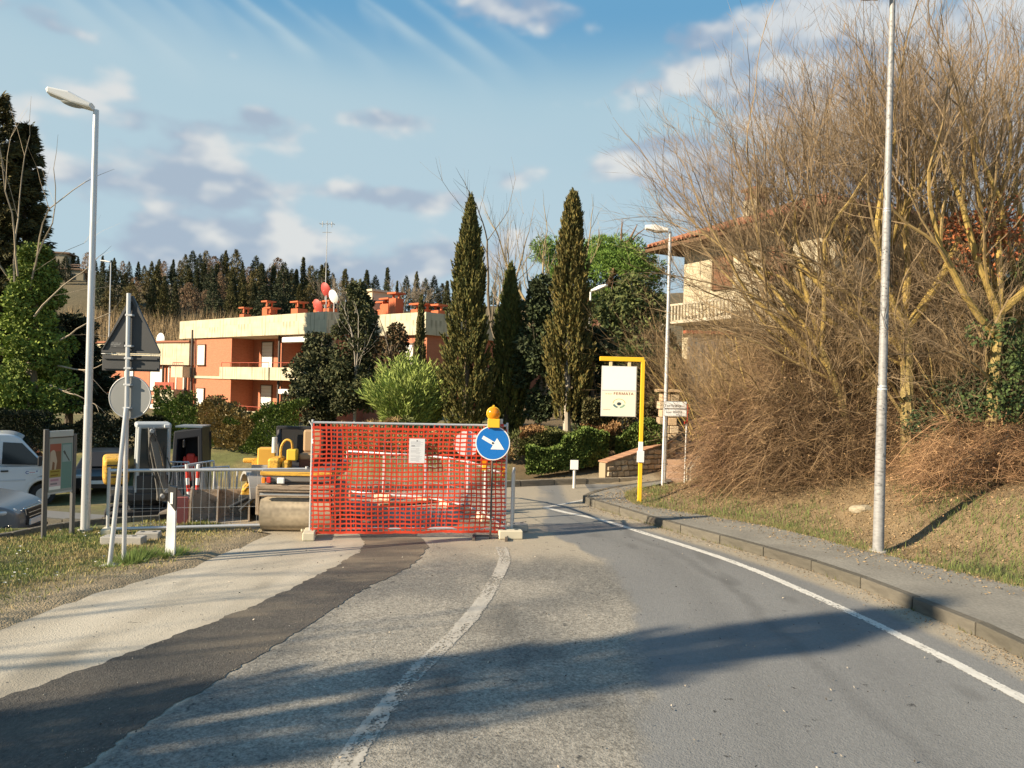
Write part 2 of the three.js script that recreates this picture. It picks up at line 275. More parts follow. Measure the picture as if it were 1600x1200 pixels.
// ---------------------------------------------------------------- road
{
  const N = 2048, X0 = -9, D0 = 2, S = 20, buf = new Uint8Array(N * N * 4);
  const milledEdge = [xy(1005, 1260), xy(1000, 1100), xy(1000, 985), xy(968, 900), xy(925, 862), xy(860, 838)];
  const laneEdge = [xy(60, 1260), xy(215, 1140), xy(470, 985), xy(560, 925), xy(640, 885), xy(672, 850), xy(650, 830)];   // right edge of the black trench
  const seam = [xy(1480, 1200), xy(1330, 1090), xy(1215, 985), xy(1140, 915), xy(1050, 860), xy(985, 838)];
  const xAt = (line, d) => { if (d <= line[0][1]) return line[0][0]; for (let i = 0; i + 1 < line.length; i++) if (d <= line[i + 1][1]) return lerp(line[i][0], line[i + 1][0], (d - line[i][1]) / (line[i + 1][1] - line[i][1])); return line[line.length - 1][0]; };
  for (let j = 0; j < N; j++) {
    const d = D0 + (j + .5) / N * S, xm = xAt(milledEdge, d), xl = xAt(laneEdge, d), xsm = xAt(seam, d), xk = xAt(kerbLine, d);
    for (let i = 0; i < N; i++) {
      const x = X0 + (i + .5) / N * S, k = (j * N + i) * 4, g = hash2(i, j), g2 = noise(i * .45, j * .45), n = fbm(x * 1.3 + 7, d * .8, 4), along = fbm(x * 2.2 - d * .25, d * .35, 3);
      let c = mix3([.170, .172, .170], [.225, .225, .215], n * .7 + along * .3);                 // smooth worn asphalt
      c = c.map(v => v * (.90 + .2 * g2));
      const rough = ss(.12, -.12, x - xm + (fbm(x * 3, d * 1.5, 3) - .5) * .5);
      if (rough > 0) {
        let q = mix3([.205, .196, .172], [.33, .305, .255], ss(.3, .7, n)); q = q.map(v => v * (.60 + .58 * g2 + .6 * (g - .5))); const pit = noise(i * .38 + 9, j * .38); if (pit > .84 && g2 > .4) q = q.map(v => v * .55); else if (pit < .10) q = q.map(v => v * 1.3);
        const dust = ss(10.5, 13.5, d + (n - .5) * 2.5); q = mix3(q, [.41, .355, .265], dust * .75);
        c = mix3(c, q, rough);
      }
      const dusty = ss(.06, -.06, x - xl);
      if (dusty > 0) { let q = mix3([.40, .355, .275], [.52, .47, .375], ss(.25, .75, along * .6 + n * .4)); q = q.map(v => v * (.92 + .12 * g2)); c = mix3(c, q, dusty); }
      if (d > 12.2) { const q = mix3([.40, .345, .26], [.31, .27, .21], n); c = mix3(c, q, ss(12.2, 13.6, d + (n - .5)) * ss(1.0, -.6, x + (n - .5) * 1.5)); }
      const sd = Math.abs(x - xsm + (fbm(d * 2.5, 3, 3) - .5) * .14); if (x > xm) c = c.map(v => v * (1 - .22 * ss(.16, .0, sd) * (.4 + n)) );
      { const oil = noise(x * 1.9 + 70, d * 1.3 + 12); if (oil > .82) c = c.map(v => v * lerp(1, .72, ss(.82, .95, oil) * (.5 + .5 * g2))); const ty = Math.exp(-(((x - xm - 1.0) / .22) ** 2)) + Math.exp(-(((x - xm - 2.35) / .22) ** 2)); if (x > xm) c = c.map(v => v * (1 - .10 * ty * (.4 + n))); }
      const gut = ss(.62, .35, xk - x + (n - .5) * .25); if (gut > 0 && x < xk + .2) c = mix3(c, mix3([.30, .255, .185], [.44, .385, .29], g2 * .5 + n * .5), gut * .9);
      if (fbm(x * 9 + 50, d * 9, 2) > .885 && g > .45) c = [.05, .05, .048];                        // tar flecks
      buf[k] = toS(c[0]); buf[k + 1] = toS(c[1]); buf[k + 2] = toS(c[2]); buf[k + 3] = 255;
    }
  }
  const map = new THREE.DataTexture(buf, N, N); map.colorSpace = THREE.SRGBColorSpace; map.magFilter = THREE.LinearFilter; map.minFilter = THREE.LinearMipmapLinearFilter; map.generateMipmaps = true; map.needsUpdate = true;
  const g = sheet(roadPoly, 0), uv = g.attributes.uv;
  for (let i = 0; i < uv.count; i++) uv.setXY(i, (uv.getX(i) - X0) / S, (uv.getY(i) - D0) / S);
  const bump = grainTex.clone(); bump.repeat.set(12, 12);
  struct('road', g, std(1, 1, 1, .86, { map, bumpMap: bump, bumpScale: .006 }));
  // the part behind the camera and the road that runs off behind the site
  const back = std(.18, .17, .155, .9, { bumpMap: grainTex, bumpScale: .004 });
  struct('road', sheet([[-8.6, 2], [8.3, 2], [14, -40], [-14, -40]], 0), back);
  struct('side_road', ribbon(smooth(sideRoad, 10), 2.2, 2.2, .02, true), std(.20, .195, .185, .9, { bumpMap: grainTex, bumpScale: .004 }));
  // fresh black asphalt laid in the trench
  const jag = (pts, n, a) => smooth(pts, n).map(p => [p[0] + (fbm(p[1] * 9, p[0] * 9, 3) - .5) * a, p[1]]);
  const left = jag([xy(-260, 1200), xy(-60, 1118), xy(0, 1093), xy(210, 1018), xy(400, 945), xy(520, 887), xy(566, 857), xy(562, 836), xy(530, 822), xy(503, 818)], 40, .12);
  const right = jag([xy(505, 808), xy(640, 812), xy(785, 812), xy(783, 824), xy(690, 826), xy(650, 832), xy(668, 850), xy(640, 885), xy(560, 925), xy(470, 985), xy(215, 1140), xy(60, 1250), xy(-80, 1330)], 40, .12);
  const n2 = 1024, pm = dataTex(n2, (i, j) => { const x = -7 + i / n2 * 8, d = 3.5 + j / n2 * 12, a = hash2(i + 900, j), b = noise(i * .5, j * .5), w = fbm(x * 1.2, d * .7 + x * .6, 4); let c = mix3([.046, .043, .038], [.10, .088, .072], w); c = c.map(v => v * (.65 + .7 * b)); if (a > .985) c = [.15, .14, .125]; const q = fbm(x * .9 + 4 + d * .4, d * 2.6 - x * .8, 4), dust = ss(.36, .68, q) * (.12 + .6 * ss(6.8, 9.5, d)) + .3 * ss(10, 12.5, d); c = mix3(c, [.24, .195, .135], Math.min(.85, dust * .95)); return c.map(toS); }, true); pm.wrapS = pm.wrapT = THREE.ClampToEdgeWrapping;
  const pg = sheet([...left, ...right], .006), pu = pg.attributes.uv; for (let i = 0; i < pu.count; i++) pu.setXY(i, (pu.getX(i) + 7) / 8, (pu.getY(i) - 3.5) / 12);
  const pb = grainTex.clone(); pb.repeat.set(6, 9);
  struct('asphalt_patch', pg, std(1, 1, 1, .8, { map: pm, bumpMap: pb, bumpScale: .008 }));
}
// ---------------------------------------------------------------- painted lines
function paint(line, w, name, wear, seed, col) { // worn paint: a thin sheet whose film has flaked away in places
  const pts = smooth(line, 30), g = ribbon(pts, w / 2, w / 2, .005), len = pts.reduce((a, p, i) => i ? a + Math.hypot(p[0] - pts[i - 1][0], p[1] - pts[i - 1][1]) : 0, 0), NW = 32, NL = 2048, uv = g.attributes.uv;
  for (let i = 0; i < uv.count; i++) uv.setXY(i, uv.getX(i) / w + .5, uv.getY(i) / len);
  const a = new Uint8Array(NW * NL * 4), c = new Uint8Array(NW * NL * 4);
  for (let j = 0; j < NL; j++) for (let i = 0; i < NW; i++) { const x = i / NW * w, y = j / NL * len, k = (j * NW + i) * 4, e = Math.min(i + .5, NW - i - .5) / NW, n = .55 * fbm(x * 9 + seed, y * 1.6, 3) + .45 * fbm(x * 60 + seed, y * 45, 3) - .25 * ss(.16, 0, e), v = 255 * ss(wear - .09, wear + .05, n); a[k] = a[k + 1] = a[k + 2] = v; const t = .75 + .4 * fbm(x * 30, y * 12, 3); c[k] = toS(col[0] * t); c[k + 1] = toS(col[1] * t); c[k + 2] = toS(col[2] * t); a[k + 3] = c[k + 3] = 255; }
  const mk = d => { const t = new THREE.DataTexture(d, NW, NL); t.magFilter = THREE.LinearFilter; t.minFilter = THREE.LinearMipmapLinearFilter; t.generateMipmaps = true; t.needsUpdate = true; return t; }, mp = mk(c); mp.colorSpace = THREE.SRGBColorSpace;
  struct(name, g, std(1, 1, 1, .75, { map: mp, alphaMap: mk(a), transparent: true }));
}
paint([xy(1760, 1180), xy(1600, 1093), xy(1450, 1016), xy(1300, 944), xy(1150, 880), xy(1015, 836), xy(940, 813), xy(880, 800), xy(850, 793)], .16, 'edge_line', .30, 3, [.66, .64, .58]);
paint([xy(850, 793), xy(885, 787), xy(922, 779)], .12, 'edge_line', .34, 4, [.6, .58, .53]);
paint([xy(515, 1235), xy(560, 1165), xy(650, 1052), xy(735, 965), xy(775, 905), xy(788, 875), xy(783, 855)], .22, 'centre_line', .42, 8, [.46, .43, .37]);
// ---------------------------------------------------------------- pavement, kerb stones
{
  const pavTex = dataTex(512, (i, j, n) => { const w = tnoise(i / n * 6, j / n * 6, 6), f = tnoise(i / n * 120, j / n * 120, 120), a = hash2(i, j + 77); let v = .20 + .07 * w; v *= .8 + .35 * f + .12 * (a - .5); return [toS(v * 1.04), toS(v * .98), toS(v * .84)]; }, true, .4, .4);
  struct('pavement', sheet(walkPoly, .15), std(1, 1, 1, .92, { map: pavTex, bumpMap: grainTex, bumpScale: .004 }));
  const kerb = new THREE.Group(); kerb.name = 'kerb'; kerb.userData.kind = 'structure'; scene.add(kerb);
  const mats = [[.205, .185, .145], [.18, .165, .13], [.225, .205, .165], [.165, .15, .12]].map(c => std(...c, .93, { bumpMap: grainTex, bumpScale: .008, map: patchTex }));
  const lay = (line, step, skip = 0) => {
    const pts = smooth(line, 40); let acc = 0, a = pts[0], k = 0, r = rng(line.length);
    for (let i = 1; i < pts.length; i++) { acc += Math.hypot(pts[i][0] - pts[i - 1][0], pts[i][1] - pts[i - 1][1]);
      if (acc >= step || i === pts.length - 1) {
        const b = pts[i], l = Math.hypot(b[0] - a[0], b[1] - a[1]);
        if (l > .12 && k++ !== skip) { const m = obj('kerb_stone', box(l - .018, .30, .14, 0, .005 + (r() - .5) * .008, 0, 0, .012), mats[Math.floor(r() * 4)], kerb); m.position.set((a[0] + b[0]) / 2 + .03, 0.004, -(a[1] + b[1]) / 2); m.rotation.y = Math.atan2(b[1] - a[1], b[0] - a[0]) + (r() - .5) * .022; m.rotation.z = (r() - .5) * .012; }
        a = b; acc = 0;
      } }
  };
  lay(kerbLine, 1.0, -1); lay([kerbLine[kerbLine.length - 1], ...walkTip], .6, -1);
  { const keep = mats.slice(); mats.length = 0; for (const c of [[.46, .39, .28], [.42, .36, .27], [.5, .42, .31], [.38, .33, .25]]) mats.push(std(...c, .93, { bumpMap: grainTex, bumpScale: .008, map: patchTex })); lay(farKerb, 1.0, -1); mats.splice(0, 4, ...keep); } lay([[-5.2, 17.0], [-8, 17.4], [-12, 18.2], [-17, 19.6]].map(p => p), 1.0, -1);
  kerb.children.forEach(m => { if (m.position.x < -4 || -m.position.z > 17) m.position.y += H(m.position.x, -m.position.z) * (m.position.x < -4 ? 1 : 0); });
  // low concrete edging behind the verge, above the car park
  const edg = new THREE.Group(); edg.name = 'edging'; edg.userData.kind = 'structure'; scene.add(edg);
  const line = smooth([xy(-120, 862), xy(0, 846), xy(70, 832), xy(140, 822), xy(250, 815)], 10);
  for (let i = 0; i + 4 < line.length; i += 4) { const a = line[i], b = line[i + 4], l = Math.hypot(b[0] - a[0], b[1] - a[1]); const m = obj('kerb_stone', box(l - .015, .5, .10, 0, -.13, 0, 0, .01), mats[2], edg); m.position.set((a[0] + b[0]) / 2, 0, -(a[1] + b[1]) / 2); m.rotation.y = Math.atan2(b[1] - a[1], b[0] - a[0]); }
}

// ---------------------------------------------------------------- buildings
const brickTex = dataTex(512, (i, j, n) => { const row = Math.floor(j / 16), off = (row % 2) * 16, bi = Math.floor(((i + off) % 512) / 32), m = (j % 16 < 2) || ((i + off) % 32 < 2), t = hash2(bi + 91, row + 17), g = hash2(i, j); let c = mix3([.47, .155, .078], [.40, .125, .06], t); if (m) c = [.48, .28, .19]; c = c.map(v => v * (.92 + .16 * g)); return c.map(toS); }, true);
const beton = dataTex(512, (i, j, n) => { const board = (j % 64 < 2) ? .8 : 1, w = tnoise(i / n * 40, j / n * 5, 40), f = tnoise(i / n * 8, j / n * 8, 8), g = hash2(i, j), st = ss(.62, .85, tnoise(i / n * 48, j / n * 2, 48)) ; let c = mix3([.60, .54, .39], [.46, .41, .29], f * .6 + w * .4); c = mix3(c, [.20, .18, .12], st * .6).map(v => v * board * (.93 + .14 * g)); return c.map(toS); }, true);
// box with uv in metres so that the courses keep their size
function wallBox(w, h, d, x, y, z, s = 1) {
  const g = new THREE.BoxGeometry(w, h, d), p = g.attributes.position, nn = g.attributes.normal, uv = g.attributes.uv;
  for (let i = 0; i < p.count; i++) { const ax = Math.abs(nn.getX(i)), ay = Math.abs(nn.getY(i)); uv.setXY(i, ((ax > .5 ? p.getZ(i) + z : p.getX(i) + x)) * s, ((ay > .5 ? p.getZ(i) + z : p.getY(i) + y)) * s); }
  g.translate(x, y, z); return g;
}
{
  const bt = brickTex.clone(); bt.repeat.set(.30, .62); const ct = beton.clone(); ct.repeat.set(.2, .5);
  const brick = std(1, 1, 1, .88, { map: bt }), conc = std(1, 1, 1, .9, { map: ct }), shutter = std(.74, .72, .66, .6), rail = std(.33, .06, .03, .5), terracotta = std(.46, .115, .045, .85), pipeM = std(.06, .05, .045, .6), inner = std(.11, .07, .05, .8), roofM = std(.30, .12, .07, .9), frameM = std(.12, .08, .05, .6);
  const blockAt = (label, x, d, top, ang, ground) => { const t = thing('apartment_building', label, 'building', V(x, ground, -d), ang); t.userData.top = top - ground; return t; };
  // local axes: x along the front, z out of the front; one storey is 2.75 m
  const ang = -Math.atan2(12, 13.9);
  {
    const t = blockAt('orange brick apartment block with cream parapet, red chimneys and balconies', -23.7, 55, 6.5, ang, 0); delete t.userData.top;
    obj('wall', [wallBox(5.0, 5.74, 8, 4.3, 2.45, -4.05), wallBox(11.6, 5.66, 6.4, 12.6, 2.45, -4.85), wallBox(1.8, 5.7, 6.2, .9, 2.45, -4.9), wallBox(.3, 5.66, 1.65, 12.75, 2.45, -.83), wallBox(.25, 5.66, 1.65, 18.27, 2.45, -.83)], brick, t);
    obj('parapet', [wallBox(6.9, 1.24, 8.3, 3.35, 5.93, -4.0), wallBox(11.7, 1.2, 9.2, 12.6, 5.84, -3.75)], conc, t);
    obj('string_course', wallBox(5.1, .16, .12, 4.3, 2.62, .0), conc, t);
    const balc = (x, w, y) => { const b = obj('balcony', [wallBox(w, .76, .14, x, y + .22, .72), wallBox(.14, .76, 1.3, x - w / 2 + .07, y + .22, .0), wallBox(.14, .76, 1.3, x + w / 2 - .07, y + .22, .0), wallBox(w - .02, .17, 2.2, x, y - .08, -.45)], conc, t); const rr = [pipe([[x - w / 2 + .1, y + .88, .72], [x, y + .88, .72], [x + w / 2 - .1, y + .88, .72]], .025, 6, 2)]; for (let k = 0; k <= 5; k++) rr.push(cyl(V(x - w / 2 + .1 + (w - .2) * k / 5, y + .58, .72), V(x - w / 2 + .1 + (w - .2) * k / 5, y + .88, .72), .018, .018, 5)); obj('railing', rr, rail, b); };
    balc(9.75, 5.8, 2.72); balc(15.4, 5.2, 2.72);
    balc(.95, 1.7, 2.72); balc(.95, 1.7, 0); balc(9.75, 5.8, 0);
    const win = (x, y, w, h, z, name = 'window') => { const f = obj(name, [box(w + .1, .07, .1, x, y + h / 2 + .03, z), box(w + .16, .06, .16, x, y - h / 2 - .03, z + .02), box(.06, h, .1, x - w / 2 - .02, y, z), box(.06, h, .1, x + w / 2 + .02, y, z)], frameM, t); const sl = []; for (let k = 0; k < 10; k++) sl.push(box(w, h / 10 - .012, .05, x, y - h / 2 + h / 10 * (k + .5), z, 0)); obj('shutter', sl, shutter, f); };
    win(2.85, 4.15, 1.05, 1.35, .0); win(2.85, 1.15, 1.05, 1.35, .0);
    win(8.55, 3.95, 1.25, 2.15, -1.62, 'balcony_door'); win(8.55, 1.1, 1.25, 2.15, -1.62, 'balcony_door'); win(12.2, 3.95, .8, 2.15, -1.62, 'balcony_door'); win(15.2, 3.95, 1.6, 2.15, -1.62, 'balcony_door'); win(15.2, 1.1, 1.6, 2.15, -1.62, 'balcony_door');
    win(17.3, 3.95, .9, 1.4, -1.62);
    obj('awning', [box(2.6, .32, .5, 15.2, 4.95, .5, 0, .06)], M.white, t); obj('awning', [box(2.2, .3, .5, 14.9, 1.9, .6, 0, .06)], M.white, t);
    for (const x of [1.85, 12.75]) obj('drainpipe', [cyl(V(x, -.2, .16), V(x, 5.9, .16), .08, .08, 8)], pipeM, t);
    const chim = (x, z, w, h, cap = .06) => { const c = obj('chimney', [box(w, h, w, x, 6.42 + h / 2, z), box(.09, .3, .09, x - w / 2 + .05, 6.52 + h + .15, z), box(.09, .3, .09, x + w / 2 - .05, 6.52 + h + .15, z + w / 2 - .05), box(.09, .3, .09, x, 6.52 + h + .15, z - w / 2 + .05)], terracotta, t); obj('chimney_cap', box(w + 2 * cap, .09, w + 2 * cap, x, 6.52 + h + .34, z), terracotta, c); };
    chim(5.0, -2, .55, .62); chim(7.6, -2.2, .6, .95); chim(8.7, -1.8, .7, .42); chim(10.6, -2.6, .75, .8); chim(13.3, -2.5, .8, .62); chim(14.5, -2.2, .6, .62); chim(18, -3.5, .6, .5);
    obj('roof_hut', [box(2.2, 1.5, 2.2, 16.3, 7.3, -4.2), box(2.5, .12, 2.5, 16.3, 8.1, -4.2)], std(.6, .5, .35, .8), t);
    const dish = (x, y, z, r, m) => { const g = new THREE.SphereGeometry(r * 1.6, 18, 6, 0, 6.283, 0, .675); g.translate(0, -r * 1.6, 0); g.rotateX(-Math.PI / 2 + .35); g.rotateX(Math.PI); g.translate(x, y, z); const mm = m.clone(); mm.side = THREE.DoubleSide; const a = obj('satellite_dish', g, mm, t); obj('mast', [cyl(V(x, 6.4, z - .2), V(x, y + .15, z - .2), .035, .035, 6), cyl(V(x, y, z - .2), V(x, y, z), .03, .03, 6)], M.steelDull, a); };
    dish(15.2, 8.0, -1.2, .46, std(.42, .05, .04, .6)); dish(16.4, 7.5, -.9, .42, M.white); dish(15.0, 7.0, -.8, .44, std(.42, .06, .045, .6));
  }
  { // the block set back to the right
    const t = blockAt('apartment block half hidden by the cypresses, with grey side wall and red chimneys', -4.6, 41, 6.4, ang, 0); delete t.userData.top;
    obj('wall', [wallBox(8, 5.72, 10, -4, 2.4, -5)], brick, t);
    obj('parapet', [wallBox(8.4, 1.2, 10.4, -4, 5.8, -4.9)], conc, t);
    const f = obj('window', [box(1.9, .08, .12, -1.9, 4.75, .02), box(1.9, .08, .16, -1.9, 2.9, .03), box(.07, 1.8, .1, -2.8, 3.82, .02), box(.07, 1.8, .1, -1.0, 3.82, .02)], frameM, t); const sl = []; for (let k = 0; k < 10; k++) sl.push(box(1.7, .165, .05, -1.9, 2.98 + .18 * k, .03)); obj('shutter', sl, shutter, f);
    obj('drainpipe', [cyl(V(-.45, -.2, .16), V(-.45, 5.6, .16), .09, .09, 8)], pipeM, t);
    obj('balcony', [wallBox(.14, 1, 3, 1.2, 3.05, -4), wallBox(1.2, .16, 3, .6, 2.6, -4)], conc, t);
    const chim = (x, z, w, h) => { const c = obj('chimney', [box(w, h, w, x, 6.48 + h / 2, z), box(.1, .25, .1, x - w / 2 + .06, 6.48 + h + .12, z), box(.1, .25, .1, x + w / 2 - .06, 6.48 + h + .12, z)], terracotta, t); obj('chimney_cap', box(w + .16, .1, w + .16, x, 6.48 + h + .3, z), terracotta, c); };
    chim(-5.1, -1.6, .7, .75); chim(-4.1, -1.3, .6, 1.0); chim(-2.6, -2, .95, .35); chim(-1.7, -2.4, .6, .3);
  }
  { // the lower wing behind the road signs
    const t = blockAt('low far wing of the apartment block seen behind the road signs', -33.5, 64, 5.1, ang * .75, -.6); delete t.userData.top;
    obj('wall', [wallBox(12.5, 4.5, 8, 4, 1.9, -4.2)], brick, t);
    obj('parapet', [wallBox(12.9, 1.7, 8.5, 4, 4.95, -4.0)], conc, t);
    obj('string_course', wallBox(12.6, .3, .14, 4, 1.5, -.18), conc, t);
    obj('balcony', [wallBox(2.4, 1.0, 1.2, 8.4, 1.65, .3)], conc, t); obj('railing', [box(2.3, .6, .06, 8.4, 2.45, .85)], rail, t);
    const win = (x, y, w, h) => { const f = obj('window', [box(w + .12, .08, .12, x, y + h / 2 + .04, -.2), box(w + .12, .08, .16, x, y - h / 2 - .04, -.18), box(.07, h + .05, .12, x - w / 2 - .03, y, -.2), box(.07, h + .05, .12, x + w / 2 + .03, y, -.2)], frameM, t); obj('shutter', box(w, h, .08, x, y, -.2), shutter, f); };
    win(-1, 2.8, 1.5, 1.5); win(2.3, 2.9, 1.2, 1.8); win(5.9, 2.9, 1.5, 1.7); win(-1, .2, 1.5, 1.4); win(2.3, .2, 1.2, 1.6); win(5.9, .2, 1.5, 1.5);
    const fr = obj('balcony_door', [box(.1, 2, .1, 7.5, 3, -.2), box(.1, 2, .1, 8.4, 3, -.2), box(.1, 2, .1, 9.3, 3, -.2), box(1.9, .1, .1, 8.4, 4.0, -.2)], shutter, t); obj('pane', box(1.75, 1.9, .06, 8.4, 3, -.24), M.glassDark, fr);
    for (const x of [7, 9.8]) obj('drainpipe', cyl(V(x, -.5, 0), V(x, 4.6, 0), .09, .09, 8), pipeM, t);
    obj('roof', [box(13.2, .14, 8.8, 4, 5.9, -4)], roofM, t);
    obj('satellite_dish', (() => { const g = new THREE.SphereGeometry(.8, 16, 6, 0, 6.283, 0, .7); g.rotateX(Math.PI / 2); g.translate(6.6, 6.1, -.6); return g; })(), M.white, t);
  }
  { // house up on the slope at the right
    const c = D(1068, 460, 40), t = thing('house', 'cream house with wide eaves and hipped tile roof above the bare thicket', 'house', V(c.x, 4.0, c.z), -1.1);
    const plast = std(.72, .64, .46, .9, { map: patchTex }), wood = std(.13, .07, .035, .8), tile = std(.36, .15, .085, .9);
    obj('wall', [box(9.5, 9.0, 9, 4.75, 1.3, -4.5)], plast, t);
    const hip = (x0, x1, z0, z1, y, h) => { const mx = (x0 + x1) / 2, mz = (z0 + z1) / 2, k = (z1 - z0) / 2, a = mx - Math.max(.5, (x1 - x0) / 2 - k), b = mx + Math.max(.5, (x1 - x0) / 2 - k), s = []; const A = [x0, y, z1], B = [x1, y, z1], C = [x1, y, z0], E = [x0, y, z0], R1 = [a, y + h, mz], R2 = [b, y + h, mz]; for (const f of [[A, B, R2], [A, R2, R1], [B, C, R2], [C, E, R1], [C, R1, R2], [E, A, R1], [A, C, B], [A, E, C]]) s.push(...f.flat()); const g = new THREE.BufferGeometry(); g.setAttribute('position', new THREE.Float32BufferAttribute(s, 3)); return g; };
    const rf = obj('roof', [hip(-1.5, 11.2, -10.6, 1.6, 6.05, 2.3)], tile, t);
    obj('eaves', [box(12.5, .16, 12, 4.85, 5.9, -4.5)], wood, t);
    { const tiles = []; for (let k = 0; k < 38; k++) { const x = -1.3 + k * .33, run = Math.min(6.1, Math.min(x + 1.5, 11.2 - x)) ; if (run > .3) tiles.push(cyl(V(x, 6.1, 1.62), V(x, 6.1 + run * 2.3 / 6.1, 1.62 - run), .075, .075, 5)); } for (let k = 0; k < 36; k++) { const z = 1.4 - k * .33, run = Math.min(1.6 - z, z + 10.6, 6.1); if (run > .3) tiles.push(cyl(V(-1.5, 6.1, z), V(-1.5 + run, 6.1 + run * 2.3 / 6.1, z), .075, .075, 5)); } const m = obj('roof_tiles', tiles, std(.42, .17, .09, .9), rf); m.userData.kind = 'stuff'; }
    const ch = obj('chimney', [box(.9, 1.6, .9, 3.4, 7.2, -1.6)], plast, rf); obj('chimney_cap', [box(.8, .5, .8, 3.4, 8.2, -1.6), box(1.1, .12, 1.1, 3.4, 8.5, -1.6)], std(.2, .08, .05, .8), rf);
    const f = obj('window', [box(1.3, .1, .14, 2.9, 5.2, .02), box(1.3, .1, .16, 2.9, 3.6, .02), box(.1, 1.6, .12, 2.25, 4.4, .02), box(.1, 1.6, .12, 3.55, 4.4, .02)], wood, t); obj('shutter', [box(1.15, 1.5, .08, 2.9, 4.4, .02)], std(.17, .075, .035, .7), f);
    const f2 = obj('window', [box(1.3, .1, .14, 6.4, 5.2, .02), box(1.3, .1, .16, 6.4, 3.6, .02), box(.1, 1.6, .12, 5.75, 4.4, .02), box(.1, 1.6, .12, 7.05, 4.4, .02)], wood, t); obj('shutter', [box(1.15, 1.5, .08, 6.4, 4.4, .02)], std(.17, .075, .035, .7), f2);
    obj('shutter', [box(.08, 1.5, 1.1, -.03, 4.4, -1.2)], std(.1, .1, .1, .7), t);
    obj('balustrade', [box(5, .1, .12, 2.5, 2.9, 1.2), ...Array.from({ length: 20 }, (_, k) => cyl(V(.1 + k * .25, 2.1, 1.2), V(.1 + k * .25, 2.9, 1.2), .06, .05, 6)), box(5, .15, 1.4, 2.5, 2.02, .65)], std(.5, .45, .35, .9), t);
  }
  { // small house between cypress and pine, dark carport roof below it
    const c = D(927, 520, 50), t = thing('house', 'small pale house with red gable behind the cypress trunk and far lamp', 'house', V(c.x, c.y - 3, c.z), 0);
    obj('wall', [box(1.9, 5.1, 3, 0, 2.5, -1.5)], std(.5, .45, .34, .9), t); obj('roof', extrude([[-1.25, 5.0], [1.25, 5.0], [.1, 5.8]], 3.4, 0).translate(0, 0, -1.5), std(.36, .12, .07, .9), t); obj('door', box(.55, 1.9, .1, .15, 3.6, .02), std(.2, .08, .05, .8), t);
    const e = D(950, 521, 38), q = thing('canopy', 'dark flat carport roof on thin posts above the garden', 'canopy', V(e.x, H(e.x, 38), e.z));
    const y = e.y - H(e.x, 38); obj('roof', [box(2.3, .1, 2.4, 0, y, 0), box(2.36, .16, .06, 0, y - .02, 1.2)], std(.05, .02, .018, .7), q); for (const [x, z] of [[-1, 1], [1, 1], [-1, -1], [1, -1]]) obj('post', cyl(V(x, 0, z), V(x, y, z), .05, .05, 8), M.dark, q);
  }
  { // house high on the hill at the left
    const c = D(108, 440, 140), t = thing('house', 'grey villa with flat roofs high among the hill trees', 'house', V(c.x, c.y - 1, c.z), .2);
    obj('wall', [box(5, 3, 4, .5, 1.5, 0), box(3.4, 3, 4, -1.6, 4.3, 0)], std(.32, .28, .2, .9), t); obj('roof', [box(5.6, .25, 4.6, .5, 3.1, 0), box(4.6, .25, 4.6, -1.6, 5.9, 0)], std(.25, .17, .12, .9), t); obj('balustrade', [box(3, .12, .1, 2, 3.9, 2), box(3, .12, .1, 2, 3.6, 2)], std(.3, .2, .15, .8), t);
    for (const x of [-.6, 1.2]) obj('window', box(.8, 1.2, .1, x, 1.7, 2.01), M.glassDark, t);
  }
}
